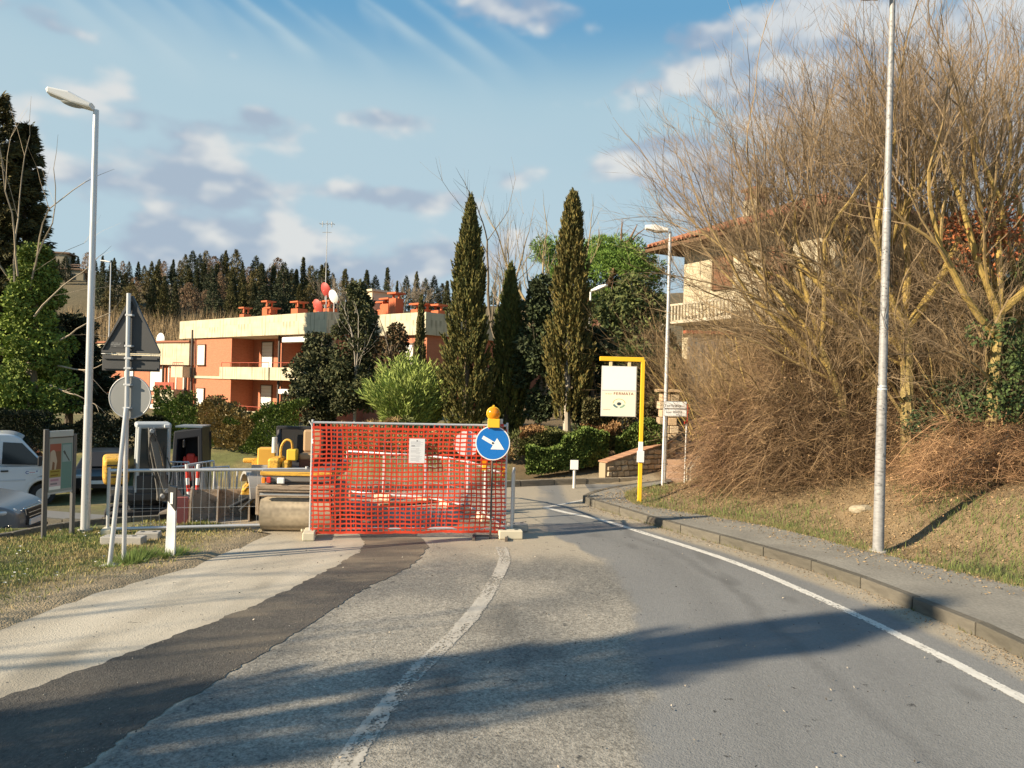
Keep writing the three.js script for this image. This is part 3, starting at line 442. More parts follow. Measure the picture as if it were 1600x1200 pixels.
// ---------------------------------------------------------------- garden walls on the right
{
  const r = rng(77), a = xy(948, 756), b = xy(1052, 750), L = Math.hypot(b[0] - a[0], b[1] - a[1]);
  const t = thing('stone_wall', 'low rubble stone garden wall with terracotta coping behind the bus stop', 'wall', V(a[0], 0, -a[1] - .1), Math.atan2(b[1] - a[1], b[0] - a[0]));
  const top = x => lerp(.55, 1.12, x / L);
  obj('mortar_core', extrude([[0, -.2], [L, -.2], [L, top(L)], [0, top(0)]], .28).translate(0, 0, -.2), std(.34, .27, .18, .95), t);
  const mats = [[.58, .45, .29], [.50, .39, .26], [.64, .51, .35], [.44, .34, .23], [.60, .43, .26]].map(c => std(...c, .95, { bumpMap: grainTex, bumpScale: .01 }));
  for (let y = .0; y < 1.2;) { const h = .12 + r() * .09; for (let x = r() * .1; x < L - .05;) { const w = .10 + r() * .20; if (y + h < top(x) + .02) { const m = obj('stone', box(w - .02, h - .02, .1, 0, 0, 0, 0, .025), mats[Math.floor(r() * 5)], t); m.position.set(x + w / 2, y + h / 2, -.04 + (r() - .5) * .03); m.rotation.z = (r() - .5) * .34; m.scale.set(1, .82 + .3 * r(), 1); } x += w; } y += h; }
  for (let k = 0; k < 9; k++) { const x0 = k / 9 * L, x1 = (k + 1) / 9 * L; const m = obj('coping_tile', box(L / 9 - .01, .035, .42, 0, 0, 0, 0, .01), std(.40, .22, .13, .9), t); m.position.set((x0 + x1) / 2, (top(x0) + top(x1)) / 2 + .03, -.2); m.rotation.z = Math.atan2(top(L) - top(0), L); }
  const pl = D(1044, 620, 24), p = thing('gate_pillar', 'square stone gate pillar beside the dark garden opening', 'pillar', V(pl.x, H(pl.x, 24) - .2, pl.z));
  for (let k = 0; k < 8; k++) for (const s of [-1, 1]) { const m = obj('stone', box(.28, .24, .5, 0, 0, 0, 0, .03), mats[(k * 2 + (s > 0 ? 1 : 0)) % 5], p); m.position.set(s * .14 + (k % 2 ? .03 : -.03), .12 + k * .25, 0); }
  obj('cap', box(.75, .09, .65, 0, 2.08, 0, 0, .02), mats[4], p);
  const pw = D(1084, 705, 21.5), w = thing('retaining_wall', 'whitewashed garden wall end below the brown thicket', 'wall', V(pw.x + 1.0, 0, pw.z), .25);
  obj('wall_face', extrude([[-1.25, -.3], [1.2, -.3], [1.2, 2.3], [-.5, 1.55], [-1.25, .5]], .3, .02), std(.72, .66, .52, .92, { map: patchTex, bumpMap: grainTex, bumpScale: .01 }), w); 
  const gw = D(1125, 557, 29), q = thing('panel_wall', 'pale concrete panel wall behind the top of the thicket', 'wall', V(gw.x, gw.y - 2.6, gw.z), .1);
  for (let k = 0; k < 4; k++) { const m = obj('panel', box(.62, 3.4, .12, 0, 1.7, 0, 0, .015), std(.33 + .03 * (k % 2), .30, .26, .9, { map: patchTex }), q); m.position.set(-.95 + k * .64, 0, 0); }
  obj('coping', box(2.8, .12, .35, 0, 3.48, 0), std(.36, .10, .05, .9), q);
  const st = thing('garden_steps', 'pinkish stone steps rising between the garden walls', 'steps', V(P(1062, 752).x, 0, -21.6));
  for (let k = 0; k < 5; k++) { const m = obj('step', box(1.1, .16, .4, 0, 0, 0, 0, .015), std(.44, .30, .21, .9), st); m.position.set(.05 * k, .08 + .15 * k, -.35 * k); }
}

// ---------------------------------------------------------------- trees and plants
const LEAF = 1.55;   // sunlit blades, real-world base colours
const leafTone = (rand, a, b, j = .18) => { const t = rand(), k = LEAF * (1 + (rand() - .5) * 2 * j); return [lerp(a[0], b[0], t) * k, lerp(a[1], b[1], t) * k, lerp(a[2], b[2], t) * k]; };
function trunkMesh(parent, h, r0, r1, col, lean = 0, seed = 1) { const s = new Soup(), r = rng(seed), pts = []; for (let k = 0; k <= 6; k++) pts.push([lean * k / 6 + (r() - .5) * r0 * .5, h * k / 6 - .15, (r() - .5) * r0 * .5]); s.tube(pts, r0, r1, 9, col); return obj('trunk', s.geo(), barkMat, parent); }
// plume-built cypress: upright feathers around a spindle
function cypressCrown(seed, h, R, y0, nPlume, perPlume, ca, cb, prof, spread = .35, leafLen = .13) {
  const r = rng(seed), s = new Soup(), lump = k => .8 + .4 * noise(k * 2.1 + seed, k * .7 + 3);
  for (let i = 0; i < nPlume; i++) {
    const t = Math.pow(r(), .85), a = r() * 6.283, y = y0 + t * (h - y0), R1 = R * prof(t) * (.78 + .5 * noise(a * 1.6 + seed, t * 11 + seed)), depth = Math.sqrt(.25 + .75 * r());
    const len = (.35 + .45 * r()) * Math.min(1, .45 + R1 / R), ox = Math.cos(a), oz = Math.sin(a), tone = r(), big = r() < .05 ? 1.12 : 1;
    for (let k = 0; k < perPlume; k++) {
      const q = k / perPlume, rr = R1 * depth * big * (.72 + .28 * q) + (r() - .5) * .07, yy = y - len * .55 + len * q * 1.1;
      const aa = a + (r() - .5) * .22 * (1 - q * .7) * Math.min(1.5, .5 / Math.max(.1, rr));
      const col = leafTone(r, ca, cb, .2), kk = .75 + .5 * tone; col[0] *= kk; col[1] *= kk; col[2] *= kk;
      s.anyLeaf(r, Math.cos(aa) * rr, yy, Math.sin(aa) * rr, ox * spread + (r() - .5) * .7, .9 + (r() - .5) * .7, oz * spread + (r() - .5) * .7, leafLen * (.7 + .7 * r()), leafLen * .42, col);
    }
  }
  return s;
}
const spindle = t => Math.pow(Math.min(1, (1 - t) * 1.02), .72) * Math.min(1, .55 + t * 2.2) * (t > .97 ? .6 : 1);
function cypress(label, foot, h, R, y0, opts = {}) {
  const t = thing('cypress_tree', label, 'tree', foot);
  trunkMesh(t, h * .92, opts.tr ?? .13, .015, opts.bark ?? [.16, .12, .08], 0, opts.seed);
  const s = cypressCrown(opts.seed, h, R, y0, opts.np ?? 620, opts.pp ?? 42, opts.ca ?? [.045, .056, .014], opts.cb ?? [.105, .085, .020], opts.prof ?? spindle, opts.spread ?? .35, opts.leaf ?? .13);
  const r = rng(opts.seed + 5); // ragged tip
  for (let k = 0; k < 60; k++) { const a = r() * 6.28, y = h * (.9 + .1 * r()), q = .03 + .12 * (1 - y / h) * 8 * r(); for (let m = 0; m < 6; m++) s.anyLeaf(r, Math.cos(a) * q * .4, y + m * .05, Math.sin(a) * q * .4, Math.cos(a) * .4, 1, Math.sin(a) * .4, .14, .04, leafTone(r, opts.ca ?? [.05, .05, .015], opts.cb ?? [.09, .075, .02])); }
  obj('crown', s.geo(), leafMat, t); return t;
}
const footOn = (px, py, d) => { const p = D(px, py, d); return V(p.x, H(p.x, d), p.z); };
{
  const hgt = (px, py, d) => { const f = footOn(px, py, d), q = D(px, py, d); return q.y - f.y; };
  cypress('tallest brown-green cypress, just right of the light green bamboo', footOn(727, 640, 26), hgt(722, 298, 26) - .35, 1.15, .0, { seed: 11, np: 980 });
  cypress('shorter greener cypress between the two tall ones', footOn(793, 640, 27.2), hgt(795, 408, 27.2) - .3, .98, -.3, { seed: 12, np: 700, ca: [.042, .06, .012], cb: [.10, .095, .022] });
  cypress('tall cypress with a pale bare trunk behind the small white sign', footOn(887, 640, 25), hgt(890, 294, 25) - .3, .93, .95, { seed: 13, np: 850, bark: [.42, .37, .30], tr: .14, ca: [.048, .054, .014], cb: [.12, .088, .021], prof: t => Math.pow(1 - t, .55) * Math.min(1, .5 + t * 3) });
  cypress('slim young cypress in front of the set-back apartment block', footOn(655, 600, 35), hgt(655, 470, 35), .38, .3, { seed: 14, np: 260, ca: [.05, .05, .016], cb: [.09, .075, .022] });
  // dark drooping conifers at the left edge
  const fir = (label, foot, h, R, seed, ca, cb) => {
    const t = thing('conifer_tree', label, 'tree', foot), r = rng(seed); trunkMesh(t, h * .97, .22, .03, [.10, .08, .06], 0, seed);
    const s = new Soup(), limbs = new Soup();
    for (let i = 0; i < 480; i++) {
      const q = Math.pow(r(), .9), y = .8 + q * (h - .8), L = R * Math.pow(1 - q, .62) * (.38 + .82 * r()) + .16, a = r() * 6.283, ox = Math.cos(a), oz = Math.sin(a), rise = .1 + .35 * q + (r() - .5) * .35;
      limbs.tube([[0, y, 0], [ox * L * .5, y + L * rise * .4, oz * L * .5], [ox * L, y + L * rise, oz * L]], .025, .006, 3, [.09, .07, .05]);
      const n = Math.floor(34 + 46 * L), tone = .7 + .6 * r();
      for (let k = 0; k < n; k++) { const u = .12 + .95 * Math.pow(r(), .7), w = .30 * L * (1 - u * .75) + .04; const c = leafTone(r, ca, cb, .2).map(v => v * tone); s.anyLeaf(r, ox * L * u + (r() - .5) * w - oz * (r() - .5) * w, y + L * rise * u * u + (r() - .65) * .28, oz * L * u + (r() - .5) * w + ox * (r() - .5) * w, ox * .7 + (r() - .5) * .9, -.1 + (r() - .4) * .8, oz * .7 + (r() - .5) * .9, .2 + .18 * r(), .08, c); }
    }
    obj('limbs', limbs.geo(), barkMat, t); obj('crown', s.geo(), leafMat, t); return t;
  };
  const g = (px, d) => { const p = D(px, 640, d); return V(p.x, H(p.x, d), p.z); };
  fir('dark conifer cut by the left picture edge, tallest of the pair', g(-14, 36), hgt(4, 150, 36), 2.0, 21, [.034, .038, .015], [.075, .062, .018]);
  fir('dark conifer with shaggy tip behind the ivy-clad tree', g(30, 37), hgt(38, 196, 37), 1.4, 22, [.026, .034, .015], [.06, .055, .018]);
  fir('low dark spreading conifer between the ivy-clad tree and left street lamp', g(108, 40), 5.6, 2.2, 23, [.02, .028, .014], [.04, .042, .016]);
}
// leafy masses: clumps of small leaves over a lumpy body
function leafyMass(seed, n, place, len, wid, ca, cb, out = .5) { // place(rand) -> [x, y, z, nx, ny, nz, tone]
  const r = rng(seed), s = new Soup();
  for (let k = 0; k < n; k++) { const [x, y, z, nx, ny, nz, tone = 1] = place(r); const c = leafTone(r, ca, cb).map(v => v * tone); s.anyLeaf(r, x, y, z, nx * out + (r() - .5), ny * out + (r() - .5) - .1, nz * out + (r() - .5), len * (.7 + .6 * r()), wid, c); }
  return s;
}
function clumpsPlace(seed, clumps) { // clumps: [x, y, z, radius]
  const tot = clumps.reduce((a, c) => a + c[3] * c[3], 0), acc = []; let run = 0; for (const c of clumps) { run += c[3] * c[3] / tot; acc.push(run); }
  const tone = clumps.map((_, i) => .75 + .5 * hash2(i, seed));
  return r => { const q = r(); let i = acc.findIndex(v => v >= q); if (i < 0) i = 0; const c = clumps[i], a = r() * 6.283, b = Math.acos(2 * r() - 1), rad = c[3] * (.55 + .5 * Math.sqrt(r())), nx = Math.sin(b) * Math.cos(a), ny = Math.cos(b), nz = Math.sin(b) * Math.sin(a); return [c[0] + nx * rad, c[1] + ny * rad * (c[4] ?? .85), c[2] + nz * rad, nx, ny, nz, tone[i]]; };
}
function makeClumps(seed, n, shape) { const r = rng(seed), out = []; for (let k = 0; k < n; k++) out.push(shape(r, k)); return out; }
function bareLimb(s, r, p, dir, len, rad, depth, o) { // recursive branching
  const n = o.seg ?? (depth === 0 ? 2 : depth === 1 ? 3 : 4), pts = [p.slice()]; let d = dir.slice(), q = p.slice();
  for (let k = 0; k < n; k++) { d[0] += (r() - .5) * o.wig; d[1] += (r() - .5) * o.wig + (o.up ?? .04); d[2] += (r() - .5) * o.wig; const l = Math.hypot(...d); d = d.map(v => v / l); q = [q[0] + d[0] * len / n, q[1] + d[1] * len / n, q[2] + d[2] * len / n]; pts.push(q); }
  const sides = rad > .05 ? 8 : rad > .02 ? 5 : rad > .009 ? 3 : 2, r1 = depth === 0 ? rad * .35 : rad * .62;
  s.tube(pts, rad, r1, sides, o.col(rad, r), o.col(r1, r));
  if (o.twigs && depth <= 1) for (let k = 0; k < o.twigs; k++) { const b = pts[1 + Math.floor(r() * n)], l = .18 + .4 * r(), c = o.col(.003, r); s.anyLeaf(r, b[0], b[1], b[2], d[0] + (r() - .5) * 1.5, d[1] + (r() - .3) * 1.1, d[2] + (r() - .5) * 1.5, l, .0055, c); }
  if (depth <= 0) return;
  const kids = o.kids[depth] ?? 3;
  for (let k = 0; k < kids; k++) {
    const f = k === 0 ? 1 : .25 + .75 * r(), i = Math.min(n, Math.max(1, Math.round(f * n))), b = pts[i]; let a = r() * 6.283, sp = (k === 0 ? .45 : 1) * o.spread * (.6 + .7 * r());
    let ux = d[2], uz = -d[0], m = Math.hypot(ux, uz) || 1; ux /= m; uz /= m; const vx = d[1] * uz, vy = d[2] * ux - d[0] * uz, vz = -d[1] * ux;
    const nd = [d[0] + (ux * Math.cos(a) + vx * Math.sin(a)) * sp, d[1] + vy * Math.sin(a) * sp, d[2] + (uz * Math.cos(a) + vz * Math.sin(a)) * sp], l = Math.hypot(...nd);
    bareLimb(s, r, b, nd.map(v => v / l), len * (o.ratio ?? .72) * (.75 + .45 * r()), Math.max(o.min ?? .003, r1 * (k === 0 ? .95 : .62)), depth - 1, o);
  }
}
{
  // ivy-clad tree with pale bare branches
  const f = footOn(46, 690, 33.5), t = thing('ivy_clad_tree', 'tree smothered in bright green ivy with pale bare branches sticking out', 'tree', f), r = rng(31);
  trunkMesh(t, 6.2, .22, .1, [.26, .22, .17], .1, 31);
  const cl = makeClumps(32, 110, (r, k) => { const u = r(), y = .6 + u * 6.0, R = 1.62 * Math.pow(Math.max(.03, 1 - (y - .5) / 6.3), .75) , a = r() * 6.283, q = R * Math.sqrt(r()); return [Math.cos(a) * q, y, Math.sin(a) * q, .32 + .22 * r()]; });
  stuff(obj('ivy', leafyMass(33, 26000, clumpsPlace(3, cl), .12, .10, [.055, .085, .012], [.13, .165, .026], .5).geo(), leafMat, t));
  const s = new Soup(), o = { wig: .35, spread: .6, up: .0, kids: [0, 2, 2, 2], ratio: .7, col: (q, r) => { const k = .8 + .4 * r(); return [.36 * k, .30 * k, .22 * k]; }, min: .007 };
  for (const [x, y, dx, dy, len] of [[-.2, 5.4, -.15, 1, 3.0], [.05, 5.6, .12, 1, 2.9], [.2, 5.2, .45, 1, 2.6], [-.4, 5, -.5, 1, 2.6], [.6, 4.2, .75, .8, 2.0], [1.0, 3.3, 1, .45, 1.5], [1.1, 2.5, 1, -.1, 1.3], [.4, 6, .3, 1, 2.2], [1.1, 1.8, 1, -.2, 1.2], [-.6, 6, -.2, 1, 1.7]]) bareLimb(s, r, [x, y, 1.0 * r() + .1], [dx, dy, .25].map(v => v / 1.2), len, .035, 2, o);
  obj('bare_branches', s.geo(), barkMat, t); t.scale.setScalar(1.2);
}
function treeLeafy(label, foot, h, R, seed, n, ca, cb, o = {}) {
  const t = thing(o.name ?? 'leafy_tree', label, 'tree', foot), s = new Soup(), r = rng(seed);
  bareLimb(s, r, [0, -.1, 0], [0, 1, 0], h * .45, o.tr ?? .12, 3, { wig: .16, spread: .6, up: .12, kids: [0, 3, 4, 4], ratio: .68, col: () => o.bark ?? [.2, .16, .12], min: .008 });
  obj('trunk', s.geo(), barkMat, t);
  const cl = makeClumps(seed + 1, o.nc ?? 80, r => { const u = r(), y = h * (.12 + .85 * u), w = R * (o.prof ? o.prof(u) : Math.sin(Math.PI * (.15 + .8 * u))), a = r() * 6.283, q = w * Math.sqrt(r()); return [Math.cos(a) * q, y, Math.sin(a) * q, (o.cr ?? .35) * (.6 + .7 * r())]; });
  obj('crown', leafyMass(seed + 2, n, clumpsPlace(seed, cl), o.len ?? .14, o.wid ?? .09, ca, cb, o.out ?? .5).geo(), leafMat, t); return t;
}
{
  treeLeafy('dark olive evergreen tree in front of the apartment balconies', footOn(494, 690, 33), 4.3, 1.3, 41, 17000, [.022, .030, .012], [.062, .062, .024], { nc: 110, cr: .28, bark: [.28, .25, .22] });
  treeLeafy('dark bushy tree with thin pale trunk left of the bamboo', footOn(553, 690, 31.5), 6.0, 1.45, 42, 18000, [.022, .031, .012], [.066, .066, .024], { nc: 120, cr: .27, tr: .07, bark: [.42, .38, .33], prof: u => Math.pow(1 - u, .6) * Math.min(1, .4 + 2 * u) });
  treeLeafy('small olive shrub tree with reddish leaves below the white shutter', footOn(612, 690, 31), 3.9, .9, 43, 7000, [.03, .034, .012], [.10, .055, .025], { nc: 60, cr: .25 });
  treeLeafy('dark ivy-covered tree between the second and third cypress', footOn(838, 690, 26.5), 5.6, .75, 44, 12000, [.016, .026, .010], [.045, .058, .020], { nc: 70, cr: .26 });
  treeLeafy('dark evergreen shrub tree left of the bus stop sign', footOn(930, 690, 25.5), 3.6, .95, 45, 10000, [.014, .022, .010], [.045, .055, .02], { nc: 60, cr: .26 });
  treeLeafy('dark round evergreen behind the middle street lamp', footOn(978, 640, 34), 5.1, 1.75, 46, 13000, [.03, .045, .012], [.085, .095, .028], { nc: 90, cr: .5, len: .2, wid: .12 });
  // bamboo-like light green bush
  const t = thing('willow_bush', 'light green feathery bush just above the left half of the orange net', 'bush', footOn(640, 690, 27)), r = rng(51), s = new Soup(), st = new Soup();
  for (let i = 0; i < 300; i++) { const a = r() * 6.283, q = Math.sqrt(r()), x = Math.cos(a) * q * .8, z = Math.sin(a) * q * .7, h = (3.5 - q * 1.6) * (.55 + .5 * r()), lx = Math.cos(a) * q * .85 + (r() - .5) * .3, lz = Math.sin(a) * q * .6 + (r() - .5) * .3; const at = u => [x + lx * u * u, h * (u - .14 * u * u), z + lz * u * u]; st.tube([at(0), at(.5), at(1)], .012, .004, 3, [.22, .22, .08]); const tone = .75 + .5 * r(); for (let k = 0; k < 70; k++) { const u = .15 + .88 * r(), p = at(u), c = leafTone(r, [.115, .155, .034], [.21, .25, .062]).map(v => v * tone); s.anyLeaf(r, p[0] + (r() - .5) * .22, p[1] + (r() - .5) * .16, p[2] + (r() - .5) * .22, lx + (r() - .5) * 1.2, .75 + (r() - .5), lz + (r() - .5) * 1.2, .2 + .12 * r(), .04, c); } }
  obj('stems', st.geo(), barkMat, t); obj('foliage', s.geo(), leafMat, t);
  // stone pine
  const p = footOn(940, 440, 43), pine = thing('stone_pine', 'big round-topped green pine behind the right cypress', 'tree', p), ps = new Soup(), pr = rng(61), base = p.y;
  const cy = D(935, 420, 43).y - base, cx = D(948, 420, 43).x - p.x;
  bareLimb(ps, pr, [0, -.2, 0], [0, 1, 0], cy * .75, .3, 3, { wig: .1, spread: .9, up: .03, kids: [0, 3, 4, 6], ratio: .55, col: () => [.22, .14, .09], min: .02 }); obj('trunk', ps.geo(), barkMat, pine);
  const cl = makeClumps(62, 150, r => { const a = r() * 6.283, q = Math.sqrt(r()), R = 3.3, y = cy - .6 + 2.5 * Math.sqrt(1 - q * q * .9) * (.55 + .45 * r()) - .9 * q; return [cx + Math.cos(a) * q * R, y, Math.sin(a) * q * R, .32 + .28 * r(), .7]; });
  for (let k = 0; k < 22; k++) { const a = pr() * 6.283, q = Math.sqrt(pr()); cl.push([-2.9 + Math.cos(a) * q * 1.0, cy + .1 + pr() * 1.3, Math.sin(a) * q, .28 + .2 * pr(), .7]); }
  for (let k = 0; k < 45; k++) { const a = pr() * 6.283, q = Math.sqrt(pr()); cl.push([cx + 1.0 + Math.cos(a) * q * 2.4, cy - 1.4 - pr() * 1.4, Math.sin(a) * q * 2, .35 + .2 * pr(), .6]); }
  obj('crown', leafyMass(63, 42000, clumpsPlace(6, cl), .22, .05, [.05, .10, .014], [.11, .17, .028], .9).geo(), leafMat, pine);
}
// hedges: boxes of leaves along a line, lumpy top
function hedge(name, label, cat, line, h0, h1, w, seed, n, len, wid, tones, stem) {
  const t = thing(name, label, cat), r0 = rng(seed), cum = [0]; for (let i = 1; i < line.length; i++) cum.push(cum[i - 1] + Math.hypot(line[i][0] - line[i - 1][0], line[i][1] - line[i - 1][1]));
  const Lt = cum[cum.length - 1], on = u => { const s = u * Lt; let i = 1; while (i < line.length - 1 && cum[i] < s) i++; const f = (s - cum[i - 1]) / (cum[i] - cum[i - 1]); return [lerp(line[i - 1][0], line[i][0], f), lerp(line[i - 1][1], line[i][1], f)]; };
  const s = new Soup();
  for (let k = 0; k < n; k++) {
    const u = r0(), [x, d] = on(u), hh = lerp(h0, h1, u) * (.72 + .5 * noise(u * Lt * 1.3 + seed, 3)) * (.9 + .2 * noise(u * Lt * 5 + seed, 8)), f = r0(); let y, o;
    if (f < .72) { y = hh * Math.pow(r0(), .8); o = -w / 2 * (.75 + .35 * noise(u * Lt * 2.6, y * 2.6 + seed)) + .16 * r0(); if (y < hh * .25) o *= .85; } else { y = hh * (.9 + .14 * r0()); o = (r0() - .5) * w; }
    const tn = tones(u, y / hh, noise(u * Lt * .9 + seed, y * .9)), c = leafTone(r0, tn[0], tn[1]); s.anyLeaf(r0, x, H(x, d) + y, -(d + o), (r0() - .5), .3 + (r0() - .4), .5 + (r0() - .3), len * (.7 + .6 * r0()), wid, c);
  }
  obj('foliage', s.geo(), leafMat, t);
  const b = new Soup(), r = rng(seed + 3); for (let k = 0; k < Lt * 9; k++) { const [x, d] = on(r()); const y = H(x, d); b.tube([[x, y - .05, -d - (r() - .5) * w * .4], [x + (r() - .5) * .4, y + h0 * .45, -d - (r() - .5) * w * .5], [x + (r() - .5) * .7, y + h0 * .85, -d - (r() - .5) * w * .6]], .018, .006, 3, stem ?? [.10, .075, .05]); }
  obj('stems', b.geo(), barkMat, t); return t;
}
{
  const L = (px, d) => { const p = D(px, 650, d); return [p.x, d]; };
  hedge('laurel_hedge', 'long clipped hedge with dry brown patch below the orange brick building', 'hedge', [L(252, 33), L(340, 31.5), L(400, 30.5), L(475, 29.5)], 1.75, 1.75, 1.6, 71, 26000, .13, .07, (u, v, n) => Math.abs(u - .48 + (n - .5) * .25) < .2 && n > .3 ? [[.12, .10, .035], [.22, .165, .075]] : [[.05, .08, .016], [.12, .15, .035]]);
  hedge('dark_hedge', 'tall dark hedge beyond the car park behind the white van', 'hedge', [L(-120, 34), L(60, 31), L(190, 31), L(262, 32)], 1.15, 1.25, 1.2, 72, 22000, .13, .07, () => [[.008, .013, .006], [.022, .028, .011]]);
  hedge('ivy_hedge', 'low glossy green hedge behind the small white sign', 'hedge', [xy(822, 752), xy(860, 751.5), xy(905, 750), xy(948, 749)].map(p => [p[0], p[1] + .45]), .72, 1.05, 1.1, 73, 17000, .11, .07, (u, v, n) => n > .66 ? [[.11, .13, .025], [.21, .21, .05]] : [[.05, .085, .016], [.13, .175, .04]]);
  hedge('ivy_hedge', 'ivy spilling over the terracotta coping of the stone wall', 'hedge', [[D(960, 700, 22.9).x, 22.9], [D(1035, 680, 22.9).x, 22.9]], 1.0, 1.15, .8, 74, 7000, .11, .07, () => [[.05, .08, .016], [.11, .15, .036]]);
  hedge('garden_shrub', 'straggly brown shrub behind the bus stop sign panel', 'shrub', [[D(905, 650, 25).x, 25], [D(1045, 640, 26).x, 26]], 1.3, 1.9, 1.8, 75, 6500, .12, .05, (u, v, n) => n > .5 ? [[.15, .075, .03], [.24, .13, .06]] : [[.05, .055, .018], [.12, .10, .04]], [.22, .16, .10]);
  hedge('garden_shrub', 'dark red-brown shrub on the slope behind the middle lamp', 'shrub', [[D(1000, 600, 29).x, 29], [D(1085, 590, 30).x, 30]], 1.7, 1.9, 1.5, 76, 5500, .12, .05, () => [[.09, .035, .022], [.17, .08, .045]], [.22, .13, .09]);
  hedge('garden_shrub', 'olive shrubs below the dark carport roof', 'shrub', [[D(910, 560, 34).x, 34], [D(1060, 560, 35).x, 35]], 1.9, 2.1, 1.5, 77, 7500, .14, .06, (u, v, n) => [[.06, .06, .02], [.16, .13, .05]], [.28, .22, .14]);
  hedge('bank_scrub', 'dry scrub on the bank beyond the far kerb behind the orange net', 'shrub', [L(500, 24.5), L(600, 23.5), L(700, 23.2), L(815, 23)], .85, .75, 1.6, 78, 11000, .13, .035, (u, v, n) => n > .52 ? [[.05, .065, .02], [.10, .11, .035]] : [[.17, .12, .05], [.28, .20, .10]], [.2, .15, .09]);
  hedge('undergrowth', 'brown and green undergrowth behind the low glossy hedge', 'undergrowth', [[D(812, 690, 23.6).x, 23.4], [D(960, 690, 24).x, 24]], .62, .72, 2.6, 81, 15000, .11, .045, (u, v, n) => n > .5 ? [[.13, .07, .03], [.23, .14, .06]] : [[.045, .055, .016], [.11, .11, .035]], [.2, .14, .08]);
  const f = footOn(986, 560, 27.5), t = thing('fan_palm', 'small green palm tuft above the bus stop arm', 'palm', V(f.x, f.y, f.z)), s = new Soup(), r = rng(79), y0 = D(986, 563, 27.5).y - f.y;
  trunkMesh(t, y0, .1, .08, [.16, .11, .07], 0, 80);
  for (let k = 0; k < 26; k++) { const a = r() * 6.283, e = .15 + r() * 1.1, hx = Math.cos(a) * Math.cos(e), hz = Math.sin(a) * Math.cos(e), hy = Math.sin(e); for (let m = 0; m < 16; m++) { const u = (m / 15 - .5) * 1.5; s.anyLeaf(r, hx * .2, y0 + hy * .2, hz * .2, hx + u * -hz * .8, hy - Math.abs(u) * .15, hz + u * hx * .8, .42, .035, leafTone(r, [.05, .09, .02], [.11, .16, .04])); } }
  obj('fronds', s.geo(), leafMat, t);
}
